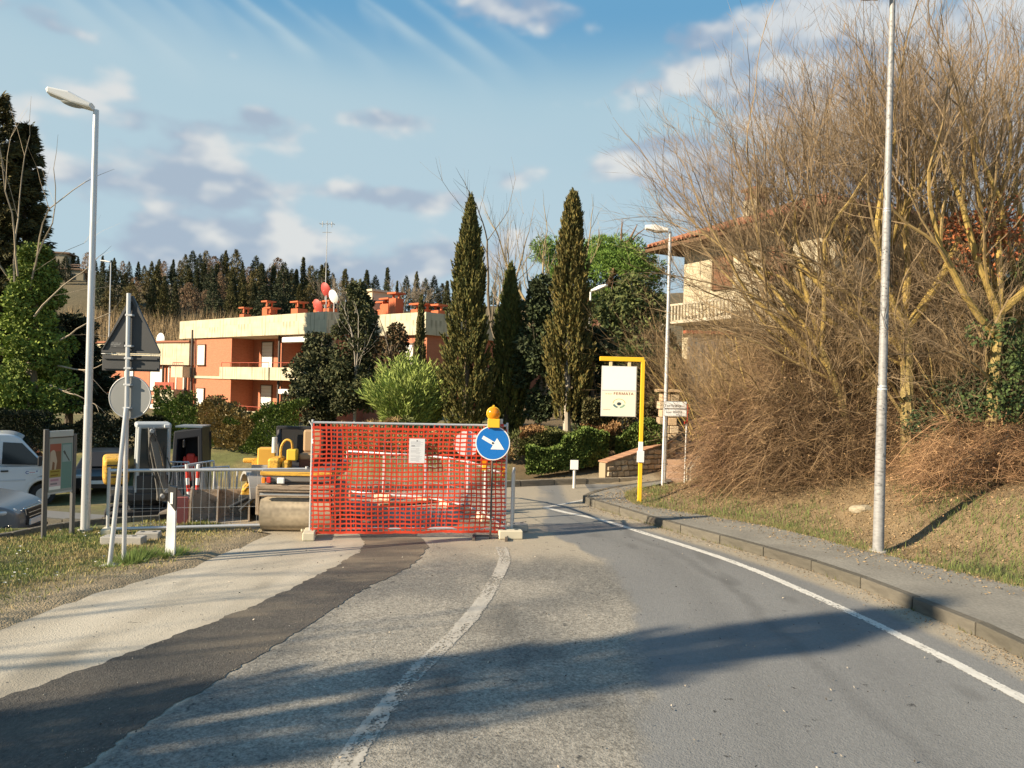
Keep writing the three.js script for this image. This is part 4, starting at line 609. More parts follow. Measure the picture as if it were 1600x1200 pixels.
// ---------------------------------------------------------------- hill trees
{
  const protos = []; const r = rng(91);
  const tones = [[[.022, .030, .012], [.055, .052, .016]], [[.030, .034, .010], [.085, .072, .020]], [[.018, .026, .012], [.04, .045, .018]], [[.035, .036, .012], [.10, .075, .024]], [[.10, .065, .04], [.18, .12, .07]]];
  const place = [];
  for (let k = 0; k < 40; k++) { const px = 82 + k * 11.0 + (r() - .5) * 8; if (px > 505) continue; const top = px < 160 ? 395 + r() * 20 : px < 300 ? 398 + r() * 22 : px < 370 ? 386 + r() * 14 : 398 + r() * 26; place.push([px, top + (r() < .25 ? 14 * r() : 0), 128 + r() * 16]); }
  for (let k = 0; k < 34; k++) { const px = 150 + k * 11 + (r() - .5) * 12; place.push([px, 412 + r() * 26, 112 + r() * 10]); }
  for (let k = 0; k < 16; k++) place.push([170 + k * 21 + (r() - .5) * 14, 440 + r() * 16, 102 + r() * 6]);
  for (const [px, top] of [[572, 424], [588, 432], [604, 420], [622, 440], [634, 432], [650, 426], [664, 436], [678, 432], [690, 444], [700, 440], [520, 428], [538, 422], [552, 436], [770, 452], [810, 458]]) place.push([px + (r() - .5) * 4, top, 124 + r() * 14]);
  const wide = [['slim dark hill cypress', 1.5], ['shaggy brown-green hill cypress', 2.1], ['dark conical hill conifer', 2.9], ['olive bushy hill conifer', 2.6], ['brown leafless round-crowned hill tree', 2.6]];
  for (let v = 0; v < 5; v++) {
    const s = new Soup(), q = rng(100 + v), h = 10, R = wide[v][1];
    for (let i = 0; i < 330; i++) { const t = Math.pow(q(), .85), a = q() * 6.283, y = .3 + t * (h - .3), R1 = R * (v === 4 ? Math.sqrt(Math.max(.02, 1 - (2 * t - 1) ** 2)) * (t < .25 ? .3 : 1) : Math.pow(1 - t, v === 3 ? .5 : .72)) * Math.min(1, .5 + t * 3) * (.35 + .85 * q()), tone = .55 + .9 * q(), sm = .45 + .55 * (1 - t); for (let k = 0; k < 7; k++) s.anyLeaf(q, Math.cos(a) * R1 * (.4 + .6 * q()) + (q() - .5) * .3, y + (q() - .5) * .6, Math.sin(a) * R1 * (.4 + .6 * q()) + (q() - .5) * .3, Math.cos(a) * .6 + (q() - .5), (v === 2 ? .2 : .9) + (q() - .5), Math.sin(a) * .6 + (q() - .5), (.6 + .35 * q()) * sm, .25 * sm, leafTone(q, ...tones[v]).map(c => c * tone)); }
    protos.push(s.geo());
  }
  const trunkG = (() => { const s = new Soup(); s.tube([[0, -1, 0], [0, 4.5, 0], [0, 9, 0]], .18, .03, 5, [.12, .09, .06]); return s.geo(); })();
  place.forEach(([px, top, d], i) => {
    const v = r() < .13 ? 4 : Math.floor(r() * 4), x = D(px, top, d).x, y = H(x, d), h = Math.max(4, D(px, top, d).y - y), o = new THREE.Group(); o.name = numbered('hill_cypress');
    const where = px < 150 ? 'left of the left street lamp' : px < 250 ? 'above the triangular sign' : px < 330 ? 'left above the orange building' : px < 440 ? 'above the chimneys of the orange building' : px < 560 ? 'near the roof aerial' : 'on the ridge left of the tallest cypress';
    tag(o, `${wide[v][0]} in the hill wood ${where}`, 'tree', `hill conifers ${where}, ${wide[v][0]}`);
    o.position.set(x, y, -d); o.rotation.y = r() * 6.28; o.scale.set(h / 10 * (.75 + .6 * r()), h / 10, h / 10 * (.75 + .6 * r())); scene.add(o);
    obj('trunk', trunkG, barkMat, o); obj('crown', protos[v], leafMat, o);
  });
  // bare scrub on the slope below them
  const s = new Soup(), q = rng(120); let col = [.2, .15, .09];
  for (let i = 0; i < 8000; i++) { const px = 100 + q() * 640, d = 82 + q() * 24, x = D(px, 480, d).x, y = H(x, d), h = 1.6 + 2.6 * q(); const c = leafTone(q, [.16, .115, .06], [.26, .19, .105], .2); for (let k = 0; k < 5; k++) s.anyLeaf(q, x + (q() - .5) * 1.2, y, -d + (q() - .5), (q() - .5) * .5, 1, (q() - .5) * .5, h * (.6 + .4 * q()), .07, c); }
  const sc = obj('bare_scrub', s.geo(), dullMat); stuff(sc); tag(sc, 'pale brown leafless scrub covering the hill slope below the conifers', 'scrub');
}
// bare trees behind the cypresses and by the roofs
function bareTree(name, label, foot, h, rad, depth, seed, o) {
  const t = thing(name, label, 'tree', foot), r = rng(seed), s = new Soup(), tr = new Soup();
  const oo = { wig: .22, spread: .62, up: .05, kids: [0, 3, 3, 3, 3, 3], ratio: .72, min: .006, col: (q, r) => { const k = .8 + .4 * r(); return [.22 * k, .18 * k, .13 * k]; }, ...o };
  tr.tube([[0, -.1, 0], [.04, h * .16, .02], [0, h * .32, 0]], rad, rad * .8, 8, oo.col(rad, r)); obj('trunk', tr.geo(), barkMat, t);
  for (let k = 0; k < (o?.forks ?? 3); k++) { const a = k * 2.1 + r(), d = [Math.cos(a) * .4, 1, Math.sin(a) * .4], l = Math.hypot(...d); bareLimb(s, r, [0, h * .3, 0], d.map(v => v / l), h * .3, rad * .7, depth, oo); }
  obj('branches', s.geo(), barkMat, t); return t;
}
bareTree('bare_tree', 'leafless tree showing against the sky between the first two cypresses', footOn(782, 600, 33), 9.2, .13, 4, 131, {});
bareTree('bare_tree', 'leafless yellowish tree just left of the third cypress', footOn(848, 600, 31), 8.2, .14, 4, 132, { col: (q, r) => { const k = .8 + .4 * r(); return [.30 * k, .23 * k, .12 * k]; } });
{ const f = D(525, 470, 100); bareTree('bare_tree', 'brown leafless tree behind the roof aerial', V(f.x, H(f.x, 100), -100), 9.5, .2, 4, 133, { min: .025, kids: [0, 4, 4, 4, 3] }); }
{ const f = D(640, 470, 105); bareTree('bare_tree', 'brown leafless tree on the ridge behind the set-back block', V(f.x, H(f.x, 105), -105), 9, .2, 4, 134, { min: .025, kids: [0, 4, 4, 4, 3] }); }
for (const [px, d, n, seed, h, w] of [[390, 66, 'russet leafless bush behind the chimneys of the orange building', 135, 6.8, 4.2], [690, 60, 'russet leafless bush right of the set-back block chimneys', 136, 5.8, 3.2], [215, 74, 'pale leafless bushes left of the orange building', 137, 6.5, 5]]) {
  const x = D(px, 500, d).x, t = thing('bare_bush', n, 'bush', V(x, H(x, d), -d)), s = new Soup(), q = rng(seed);
  for (let k = 0; k < 3200; k++) { const a = q() * 6.283, b = Math.sqrt(q()) * w / 2, e = h * (.75 + .35 * q()) * (1 - .35 * (b / (w / 2)) ** 2), u = .35 + .65 * q(); s.anyLeaf(q, Math.cos(a) * b, e * u - .8, Math.sin(a) * b, Math.cos(a) * .5 + (q() - .5), .9 + (q() - .5) * .6, Math.sin(a) * .5 + (q() - .5), .9, .045, leafTone(q, seed === 137 ? [.17, .13, .08] : [.17, .075, .045], seed === 137 ? [.25, .19, .11] : [.27, .13, .075])); }
  obj('twigs', s.geo(), dullMat, t);
}
// ---------------------------------------------------------------- the thicket on the right bank
{
  const lichen = (q, r) => { const k = .75 + .5 * r(), y = ss(.010, .045, q); return mix3([.24, .175, .105], [.40, .285, .085], y).map(v => v * k); };
  const stems = [ // px at foot, depth, direction x, height of the first limb, radius, label
    [1418, 15.6, -.05, 2.9, .15, 'thick yellow-barked bare tree right of the right street lamp'], [1392, 16.2, -.30, 2.9, .11, 'bare tree leaning left just behind the right street lamp'], [1345, 16.0, -.36, 2.6, .10, 'yellow-stemmed bare tree leaning left of the right street lamp'],
    [1306, 16.6, -.30, 2.6, .09, 'leftmost yellow-stemmed bare tree standing in the brown brambles'], [1440, 17.4, .12, 3.0, .12, 'upright bare tree behind the thick yellow-barked one'], [1545, 14.8, .02, 3.0, .13, 'dark-limbed bare tree near the right picture edge'], [1620, 15.4, -.14, 3.0, .13, 'bare tree at the right picture edge'], [1490, 18.5, -.1, 3.2, .11, 'bare tree far back in the right thicket'], [1370, 18.8, -.2, 3.2, .1, 'bare tree farthest back behind the brown brambles'], [1500, 16.2, -.1, 3.0, .10, 'slender bare tree between the thick tree and the right edge'], [1590, 17.2, -.15, 3.2, .11, 'bare tree deep in the right edge of the thicket']];
  stems.forEach(([px, d, lean, l0, rad, label], i) => {
    const x = D(px, 720, d).x, t = thing('bare_tree', label, 'tree', V(x, H(x, d) - .05, -d)), r = rng(200 + i), tr = new Soup(), br = new Soup();
    const top = [lean * l0, l0, .1]; tr.tube([[0, -.2, 0], [lean * l0 * .3, l0 * .35, .05], [lean * l0 * .62, l0 * .7, .06], top], rad, rad * .72, 9, [.33, .26, .12], [.33, .25, .085]); obj('trunk', tr.geo(), barkMat, t);
    const o = { wig: .36, spread: .64, up: .08, kids: [0, 3, 4, 4, 4, 3], ratio: .74, min: .0036, col: lichen, twigs: i < 7 ? 4 : 4 };
    const forks = [[-.6 + lean, 1, .15], [.12 + lean, 1, -.2], [-.95 + lean, .8, .1], [.5 + lean, .9, .25]];
    forks.forEach(([a, b, c], k) => { const l = Math.hypot(a, b, c); bareLimb(br, r, [top[0] * (k === 2 ? .85 : 1), top[1] * (k === 2 ? .85 : 1), top[2]], [a / l, b / l, c / l], 2.2, rad * .6, 4, o); });
    // low side shoots, and boughs that reach out to the left over the brambles
    for (let k = 0; k < 6; k++) { const u = .3 + .6 * r(), a = [-.9 + r() * .9, .55 + .3 * r(), (r() - .4) * .9], l = Math.hypot(...a); bareLimb(br, r, [lean * l0 * u, l0 * u, .05], a.map(v => v / l), 1.3, rad * .25, 3, { ...o, up: .02, kids: [0, 4, 4, 4] }); }
    if (i < 4) for (let k = 0; k < 2; k++) { const u = .7 + .35 * r(), a = [-1, .34 + .3 * k + .25 * r(), .25 * (r() - .3)], l = Math.hypot(...a); bareLimb(br, r, [lean * l0 * u, l0 * u, .05], a.map(v => v / l), 1.75, rad * .34, 3, { ...o, twigs: 1, wig: .16, up: -.012, spread: .5, kids: [0, 3, 3, 3], ratio: .68 }); }
    obj('branches', br.geo(), barkMat, t);
  });
  // long lichen-yellow boughs reaching left over the brambles
  const bramble = (label, px0, px1, d0, d1, top, n, seed, ca, cb, lie = .5) => {
    const t = thing('bramble_thicket', label, 'bush'), s = new Soup(), r = rng(seed);
    for (let i = 0; i < n; i++) {
      // canes lie in every direction inside a lumpy mound and arch down at their tips
      const u = r(), v = r(), d = lerp(d0, d1, v), px = lerp(px0, px1, u), x0 = D(px, 700, d).x, gy = H(x0, d), shell = Math.sqrt(Math.min(1, .15 + 5 * u, .35 + 4 * (1 - u))) * (.62 + .38 * Math.sin(Math.PI * (.1 + .8 * v))) * (.30 + .75 * noise(px * .024 + seed, d * .9) + .6 * noise(px * .075 + seed, d * 2.2)), env = top * shell, y0 = gy + env * Math.pow(r(), .7) * .95, a = r() * 6.283, len = .4 + 1.0 * r() * r() + .25 * r() + (r() < .06 ? .8 * r() : 0), el = (r() - .30) * 1.2, dx = Math.cos(a) * Math.cos(el), dz = Math.sin(a) * Math.cos(el), dy = Math.sin(el), w = .0026 + .004 * r() + (r() < .05 ? .006 : 0), sag = .25 + .5 * r(), c = leafTone(r, ca, cb, .3).map(v => v / LEAF);
      const sx = -Math.sin(a), sz = Math.cos(a), N = 3; let prev = null;
      for (let k = 0; k <= N; k++) { const q = k / N, p = [x0 + dx * len * q + (r() - .5) * .05, Math.max(gy, y0 + len * (dy * q - sag * q * q) + (r() - .5) * .04), -d + dz * len * q + (r() - .5) * .05], ww = w * (1.1 - q * .6);
        if (prev) { const b = prev; s.tri([b[0] - sx * ww, b[1] - ww * .6, b[2] - sz * ww], [b[0] + sx * ww, b[1] + ww * .6, b[2] + sz * ww], [p[0] + sx * ww * .7, p[1] + ww * .5, p[2] + sz * ww * .7], c); s.tri([b[0] - sx * ww, b[1] - ww * .6, b[2] - sz * ww], [p[0] + sx * ww * .7, p[1] + ww * .5, p[2] + sz * ww * .7], [p[0] - sx * ww * .7, p[1] - ww * .5, p[2] - sz * ww * .7], c);
          s.anyLeaf(r, p[0], p[1], p[2], (r() - .5) * 1.4 + dx * .4, (r() - .45), (r() - .5) * 1.4 + dz * .4, .15 + .3 * r(), .006, c); if (r() < lie) s.anyLeaf(r, p[0], p[1], p[2], r() - .5, r() - .7, r() - .5, .035 + .03 * r(), .022, c.map(v => v * 1.15)); } prev = p; }
    }
    obj('stems', s.geo(), dullMat, t); return t;
  };
  bramble('red-brown bramble mound at the left end of the bank', 1112, 1230, 16.4, 19.6, 2.5, 9000, 301, [.10, .055, .033], [.33, .205, .105], .12);
  bramble('tall brown bramble thicket left of the yellow stems', 1185, 1340, 15.6, 18.5, 3.2, 10500, 302, [.10, .06, .036], [.34, .225, .115], .12);
  bramble('brown bramble growth around the feet of the yellow stems', 1300, 1450, 15.6, 17.8, 2.0, 5500, 303, [.11, .065, .036], [.35, .23, .115], .2);
  bramble('tangled twigs behind the brambles below the house', 1130, 1340, 20, 25, 3.9, 7500, 304, [.2, .13, .06], [.42, .29, .14], .05);
  bramble('dry reddish bramble heap on the bank at the right edge', 1440, 1690, 13.6, 15.8, .95, 5000, 305, [.18, .095, .05], [.38, .235, .12], .25);
  bramble('tangled bare scrub filling the back of the right thicket', 1320, 1680, 17.5, 22, 5.2, 10000, 306, [.2, .14, .065], [.42, .31, .14], .06);
  // many-stemmed leafless shrubs that stand between and behind the mounds
  [[1150, 18.6, 3.3, 'leafless many-stemmed shrub at the left end of the thicket'], [1215, 19.4, 4.4, 'tall leafless shrub in front of the house wall'], [1275, 18.2, 4.2, 'leafless shrub rising out of the tall bramble thicket'], [1335, 19.2, 4.8, 'leafless shrub behind the leaning yellow stems'], [1385, 17.4, 3.6, 'leafless shrub close behind the right street lamp'], [1475, 17.0, 4.2, 'leafless shrub between the thick tree and the evergreen'], [1540, 16.4, 3.8, 'leafless shrub behind the bramble heap at the right edge'], [1590, 18.2, 5.0, 'tall leafless shrub at the back of the right edge'], [1440, 20, 5.2, 'tall leafless shrub in the middle back of the thicket'], [1180, 21.5, 4.2, 'leafless shrub against the pale panel wall'], [1245, 17.2, 3.4, 'golden leafless shrub at the front of the bramble thicket'], [1310, 16.8, 3.2, 'golden leafless shrub beside the leftmost yellow stem'], [1180, 17.4, 2.8, 'golden leafless shrub above the red-brown bramble mound'], [1520, 15.4, 3.0, 'leafless shrub just above the bramble heap at the right edge'], [1225, 23, 5.2, 'tall leafless shrub hiding the house balcony'], [1092, 25, 4.6, 'leafless shrub in front of the left house corner'], [1135, 24.5, 4.8, 'leafless shrub in front of the house balustrade']].forEach(([px, d, h, label], i) => {
    const x = D(px, 700, d).x, t = thing('bare_shrub', label, 'shrub', V(x, H(x, d), -d)), r = rng(350 + i), s = new Soup(), o = { wig: .40, spread: .62, up: .03, kids: [0, 4, 4, 3], ratio: .66, min: .003, twigs: 3, col: (q, r) => { const k = .75 + .5 * r(); return mix3([.26, .18, .095], [.38, .28, .085], ss(.004, .016, q)).map(v => v * k); } };
    for (let k = 0; k < 12; k++) { const a = r() * 6.283, b = .15 + .55 * r(), dd = [Math.cos(a) * b - .22, 1, Math.sin(a) * b], l = Math.hypot(...dd); bareLimb(s, r, [(r() - .5) * .5, -.05, (r() - .5) * .5], dd.map(v => v / l), h * (.38 + .2 * r()), .018 + .016 * r(), 3, o); }
    obj('stems', s.geo(), barkMat, t);
  });
  // evergreen growth among the bare trees at the right
  const ev = (label, px, py, d, R, hh, n, seed, ca, cb) => { const p = D(px, py, d), gy = H(p.x, d), t = thing('evergreen_shrub', label, 'shrub', V(p.x, gy, p.z)), s = new Soup(), r = rng(seed), cy = p.y - gy; for (let k = 0; k < 5; k++) s.tube([[(r() - .5) * .2, -.1, (r() - .5) * .2], [(r() - .5) * R * .7, cy * .6, (r() - .5) * .4], [(r() - .5) * R * 1.3, cy + hh * .3, (r() - .5) * .8]], .03, .008, 4, [.16, .12, .07]); obj('stems', s.geo(), barkMat, t); const cl = makeClumps(seed + 1, 46, r => { const a = r() * 6.283, b = Math.sqrt(r()); return [Math.cos(a) * b * R, cy + (r() * 2 - 1) * hh * Math.sqrt(1 - b * b * .8), Math.sin(a) * b * R * .7, .15 + .16 * r()]; }); obj('foliage', leafyMass(seed + 2, n, clumpsPlace(seed, cl), .085, .05, ca, cb, .4).geo(), leafMat, t); };
  ev('dark green holly-like shrub right of the thick yellow-barked tree', 1480, 650, 15.4, .75, .95, 3000, 311, [.016, .030, .012], [.04, .062, .022]);
  ev('glossy green shrub at the right picture edge under red leaves', 1590, 590, 14.6, .95, 1.3, 4600, 314, [.018, .034, .010], [.055, .08, .022]);
  ev('green climber high in the bare trees at the right edge', 1565, 460, 15.6, 1.05, 1.0, 3200, 317, [.022, .04, .012], [.065, .085, .024]);
  ev('patch of red-leaved climber in the bare trees at the right edge', 1535, 370, 15.0, .7, .8, 1500, 320, [.16, .045, .02], [.28, .10, .035]);
}
// trees to the left of the road, out of the picture, whose shadows cross it
cypress('roadside cypress left of the road whose shadow crosses the asphalt', V(-12.1, 0, -1.25), 8.6, 1.25, .6, { seed: 401, np: 620, pp: 40, prof: t => Math.pow(1 - t, .45) * Math.min(1, .6 + t * 2) });
bareTree('bare_tree', 'leafless roadside tree left of the road behind the camera', V(-14.5, 0, -3.2), 7.2, .09, 3, 402, { kids: [0, 2, 3, 3], min: .012 });
bareTree('bare_tree', 'second leafless roadside tree left of the car park', V(-19, 0, -4.6), 8.4, .10, 3, 403, { kids: [0, 2, 3, 3], min: .012 });

// ---------------------------------------------------------------- lamps, signs, posts
function printTex(w, h, draw) { const c = document.createElement('canvas'); c.width = w; c.height = h; const g = c.getContext('2d'); draw(g, w, h); const t = new THREE.CanvasTexture(c); t.colorSpace = THREE.SRGBColorSpace; return t; }
function facePlate(w, h, tex, rough = .5) { const g = new THREE.PlaneGeometry(w, h); return [g, new THREE.MeshStandardMaterial({ map: tex, roughness: rough })]; }
function lampHead(len, w, t) { // a luminaire along -x, its fixing at the origin
  const body = extrude([[0, -.035], [0, .05], [-.18, .085], [-len * .55, .13], [-len, .10], [-len - .02, .05], [-len * .98, .0], [-.3, -.045]], w, .03);
  return body;
}
{
  const lamp = (label, foot, h, r0, r1, headTurn, tilt, len, opts = {}) => {
    const t = thing('street_lamp', label, 'street lamp', foot, 0, 'street lamps');
    const parts = [cyl(V(0, -.1, 0), V(0, h * .3, 0), r0, lerp(r0, r1, .3), 14), cyl(V(0, h * .3, 0), V(0, h * .62, 0), lerp(r0, r1, .3) * .9, lerp(r0, r1, .6), 14), cyl(V(0, h * .62, 0), V(0, h, 0), lerp(r0, r1, .6) * .9, r1, 14)];
    obj('pole', parts, opts.mat ?? M.steel, t);
    obj('collar', cyl(V(0, h * .3 - .05, 0), V(0, h * .3 + .03, 0), r0 * .9, r0 * .75, 14), M.steel, t); obj('collar', cyl(V(0, h * .62 - .04, 0), V(0, h * .62 + .03, 0), r0 * .72, r0 * .6, 14), M.steel, t);
    obj('footing', cyl(V(0, -.08, 0), V(0, .05, 0), r0 * 1.9, r0 * 1.5, 12), M.concrete, t);
    const head = lampHead(len, .24, 0); head.rotateZ(-tilt); head.rotateY(headTurn); head.translate(Math.cos(headTurn) * -(opts.arm ?? .05), h + .03, Math.sin(headTurn) * (opts.arm ?? .05));
    const hd = obj('lamp_head', head, opts.head ?? M.white, t);
    const lens = new THREE.SphereGeometry(.1, 14, 8); lens.scale(1.9, .55, 1); lens.translate(-len * .45, -.03, 0); lens.rotateZ(-tilt); lens.rotateY(headTurn); lens.translate(Math.cos(headTurn) * -(opts.arm ?? .05), h + .03, Math.sin(headTurn) * (opts.arm ?? .05));
    obj('lens', lens, std(.36, .38, .38, .2), hd);
    if (opts.arm) obj('arm', pipe([[0, h - .15, 0], [-.02, h, 0], [-opts.arm * Math.cos(headTurn) - .05, h + .04, opts.arm * Math.sin(headTurn)]], .03, 8, 10), M.steel, t);
    return t;
  };
  const mottle = dataTex(256, (i, j, n) => { const w = tnoise(i / n * 8, j / n * 150, 1200), f = tnoise(i / n * 10, j / n * 180, 1800), b = tnoise(i / n * 2, j / n * 30, 60), hgt = j / n; let v = .22 + .10 * f + .05 * b; if (w > .74 && hgt > .3) v *= .5 + .3 * f; return [toS(v), toS(v), toS(v * 1.01)]; }, true);
  const poleH = (base, px, py) => { const d = -base.z; return D(px, py, d).y - base.y; };
  const b1 = P(133, 831, .02); lamp('grey street lamp with white head left of the triangular sign', b1, poleH(b1, 155, 172), .075, .045, .25, .22, .70);
  const b2 = P(1372, 864, .12); const l2 = lamp('tall mottled street lamp on the pavement in front of the bare thicket', b2, poleH(b2, 1400, -2), .088, .045, .1, .02, .55, { arm: .2, mat: std(1, 1, 1, .55, { metalness: .15, map: mottle }) });
  { // dead ivy clinging to the pole in two places, pale painted foot
    const s = new Soup(), r = rng(501); for (let k = 0; k < 26; k++) { let a = r() * 6.28, y = 2.0 + 4.2 * r(); const pts = []; for (let m = 0; m < 7; m++) { pts.push([Math.cos(a) * .093, y, Math.sin(a) * .093]); a += (r() - .5) * 1.1; y += .05 + .09 * r(); } s.tube(pts, .006, .003, 3, [.07, .05, .03]); }
    for (let k = 0; k < 200; k++) { const a = r() * 6.28, y = 2.35 + Math.floor(r() * 5) * .62 + (r() - .5) * .25; s.anyLeaf(r, Math.cos(a) * .09, y, Math.sin(a) * .09, Math.cos(a), .2, Math.sin(a), .035, .025, [.08, .06, .035]); }
    obj('dead_ivy', s.geo(), dullMat, l2);
  }
  const b3 = P(1037, 756, .1); lamp('slim street lamp with white head beside the two white street name plates', b3, poleH(b3, 1047, 362), .07, .04, -.1, .05, .62);
  const b4 = D(920, 566, 36); b4.y = H(b4.x, 36); lamp('small far street lamp left of the dark carport roof', b4, poleH(b4, 923, 456), .06, .045, 2.6, .25, .8, { mat: M.white });
  const b5 = D(171, 500, 90); b5.y = H(b5.x, 90); { const t = lamp('thin far hill lamp behind the triangular sign', b5, poleH(b5, 174, 410), .09, .06, 0, .1, 1.2); void t; }
  const b6 = D(553, 660, 44); b6.y = .1; lamp('street lamp head poking out of the dark trees by the orange building', b6, poleH(b6, 553, 506), .07, .05, 0, .0, 1.0);
  // roof aerial
  const a = D(508, 480, 50), t = thing('aerial', 'tall thin television aerial on the roof of the orange building', 'aerial', V(a.x, 7.6, a.z)), ht = D(509, 345, 50).y - 7.6;
  obj('mast', cyl(V(0, -.5, 0), V(0, ht, 0), .035, .02, 6), M.steelDull, t); obj('antenna', [cyl(V(-.5, ht - .2, 0), V(.5, ht - .2, 0), .018, .018, 5), ...[-.45, -.25, 0, .2, .42].map(x => cyl(V(x, ht - .2, -.28), V(x, ht - .2, .28), .014, .014, 5)), cyl(V(-.3, ht - .75, 0), V(.3, ht - .75, 0), .02, .02, 5), cyl(V(-.3, ht - .05, 0), V(-.3, ht - .4, 0), .03, .03, 5), cyl(V(.3, ht - .05, 0), V(.3, ht - .4, 0), .03, .03, 5)], M.steelDull, t);
}
{ // road sign seen from behind: triangle, plate below it, round disc, braced post
  const b = P(197, 879, 0), d = -b.z, up = (px, py) => D(px, py, d).y, t = thing('road_sign', 'back of a triangular warning sign with plate and round sign on braced post', 'road sign', b);
  const top = up(204, 459), y1 = up(204, 552), y2 = up(204, 580), yc = up(204, 621);
  obj('pole', cyl(V(0, -.2, .06), V(-.03, top, .06), .031, .031, 14), M.steel, t);
  const br = P(172, 887, 0).sub(b); obj('brace', [cyl(V(br.x, -.2, br.z + .05), V(.0, up(200, 637), .11), .031, .031, 12)], M.steel, t);
  obj('footing', new THREE.SphereGeometry(.17, 10, 6).scale(1, .35, 1).translate(br.x, .0, br.z), M.concrete, t);
  const w = .43, tri = new THREE.Shape(), h0 = y1 + .0, rr = .05; // rounded triangle
  { const A = [-w, h0], B = [w, h0], C = [0, top - .01], c = [A, B, C]; c.forEach((p, i) => { const q = c[(i + 1) % 3], o = c[(i + 2) % 3], u = new THREE.Vector2(q[0] - p[0], q[1] - p[1]).normalize().multiplyScalar(rr), v = new THREE.Vector2(o[0] - p[0], o[1] - p[1]).normalize().multiplyScalar(rr); if (i === 0) tri.moveTo(p[0] + v.x, p[1] + v.y); else tri.lineTo(p[0] + v.x, p[1] + v.y); tri.quadraticCurveTo(p[0], p[1], p[0] + u.x, p[1] + u.y); }); tri.closePath(); }
  const back = printTex(256, 256, (g, W, Hh) => { g.fillStyle = '#3c3e40'; g.fillRect(0, 0, W, Hh); });
  const pan = obj('triangle_panel', extrude(tri, .025, .006).translate(0, 0, .0), M.signBack, t); void back;
  const hole = poly([[-.40, h0 + .035], [.40, h0 + .035], [0, top - .10]]); const rimS = tri.clone(); rimS.holes.push(hole); obj('folded_rim', extrude(rimS, .03, 0).translate(0, 0, .024), M.signBack, pan);
  const mk = printTex(256, 128, (g) => { g.fillStyle = '#43464a'; g.fillRect(0, 0, 256, 128); g.fillStyle = '#8d9092'; for (const [x, y, w2] of [[8, 30, 70], [90, 30, 60], [170, 30, 30], [8, 62, 40], [58, 62, 130], [60, 92, 50]]) g.fillRect(x, y, w2, 12); });
  const [pg, pmm] = facePlate(.19, .09, mk, .6); pmm.color.setRGB(.75, .75, .75); obj('maker_stamp', pg.translate(-.2, h0 + .12, .018), pmm, pan);
  const re = obj('plate', [box(w * 1.92, y1 - y2 + .02 - .05 + .33 - .05, .02, 0, (y1 - .03 + y2) / 2, 0, 0, .008)], M.signBack, t); re.geometry = box(w * 1.92, y1 - .03 - y2, .022, 0, (y1 - .03 + y2) / 2, 0, 0, .008);
  obj('rail', [box(w * 1.8, .022, .03, 0, y1 - .075, .022), box(w * 1.8, .022, .03, 0, y2 + .04, .022)], M.signBack, re);
  obj('light_edge', box(w * 1.96, .012, .034, 0, y1 - .014, .004), M.white, t);
  const disc = new THREE.CylinderGeometry(.297, .297, .02, 40); disc.rotateX(Math.PI / 2); disc.translate(0, yc, 0); const ds = obj('round_panel', disc, M.signGrey, t);
  const ring = new THREE.TorusGeometry(.297, .012, 8, 40); ring.translate(0, yc, .005); obj('folded_rim', ring, M.steelDull, ds);
  for (const y of [y1 + .12 + .42, y1 + .1, y1 - .075, y2 + .04, yc + .18, yc - .15]) obj('clamp', [box(.10, .03, .085, -.01, y, .05, 0, .006), cyl(V(-.07, y, .06), V(-.045, y, .06), .016, .016, 8)], M.steel, t);
}
{ // delineator post
  const b = P(268, 871, 0), t = thing('delineator_post', 'white plastic roadside marker post with slanted black top and reflector', 'marker post', b, -.25);
  const h = D(269, 760, -b.z).y, prof = poly([[-.065, -.045], [.065, -.045], [.055, 0], [.02, .05], [-.02, .05], [-.055, 0]]);
  const g1 = new THREE.ExtrudeGeometry(prof, { depth: h * .73 + .1, bevelEnabled: false }); g1.rotateX(-Math.PI / 2); g1.translate(0, -.1, 0); { const p = g1.attributes.position; for (let i = 0; i < p.count; i++) { const y = p.getY(i), x = p.getX(i); if (y > h * .5) p.setY(i, y + x * -1.1); const k = 1.25 - .3 * y / h; p.setX(i, x * k); } g1.computeVertexNormals(); }
  obj('post', g1, M.plasticWhite, t);
  const g2 = new THREE.ExtrudeGeometry(prof, { depth: h * .27, bevelEnabled: false }); g2.rotateX(-Math.PI / 2); g2.translate(0, h * .73, 0); { const p = g2.attributes.position; for (let i = 0; i < p.count; i++) { const x = p.getX(i), y = p.getY(i); p.setY(i, y + x * (y > h * .8 ? -.15 : -1.1)); p.setX(i, x * 1.04); } g2.computeVertexNormals(); }
  obj('cap', g2, M.black, t); obj('reflector', box(.05, .17, .008, 0, h * .84, .0485, 0, .003), M.white, t);
  t.rotation.z = -.015;
}
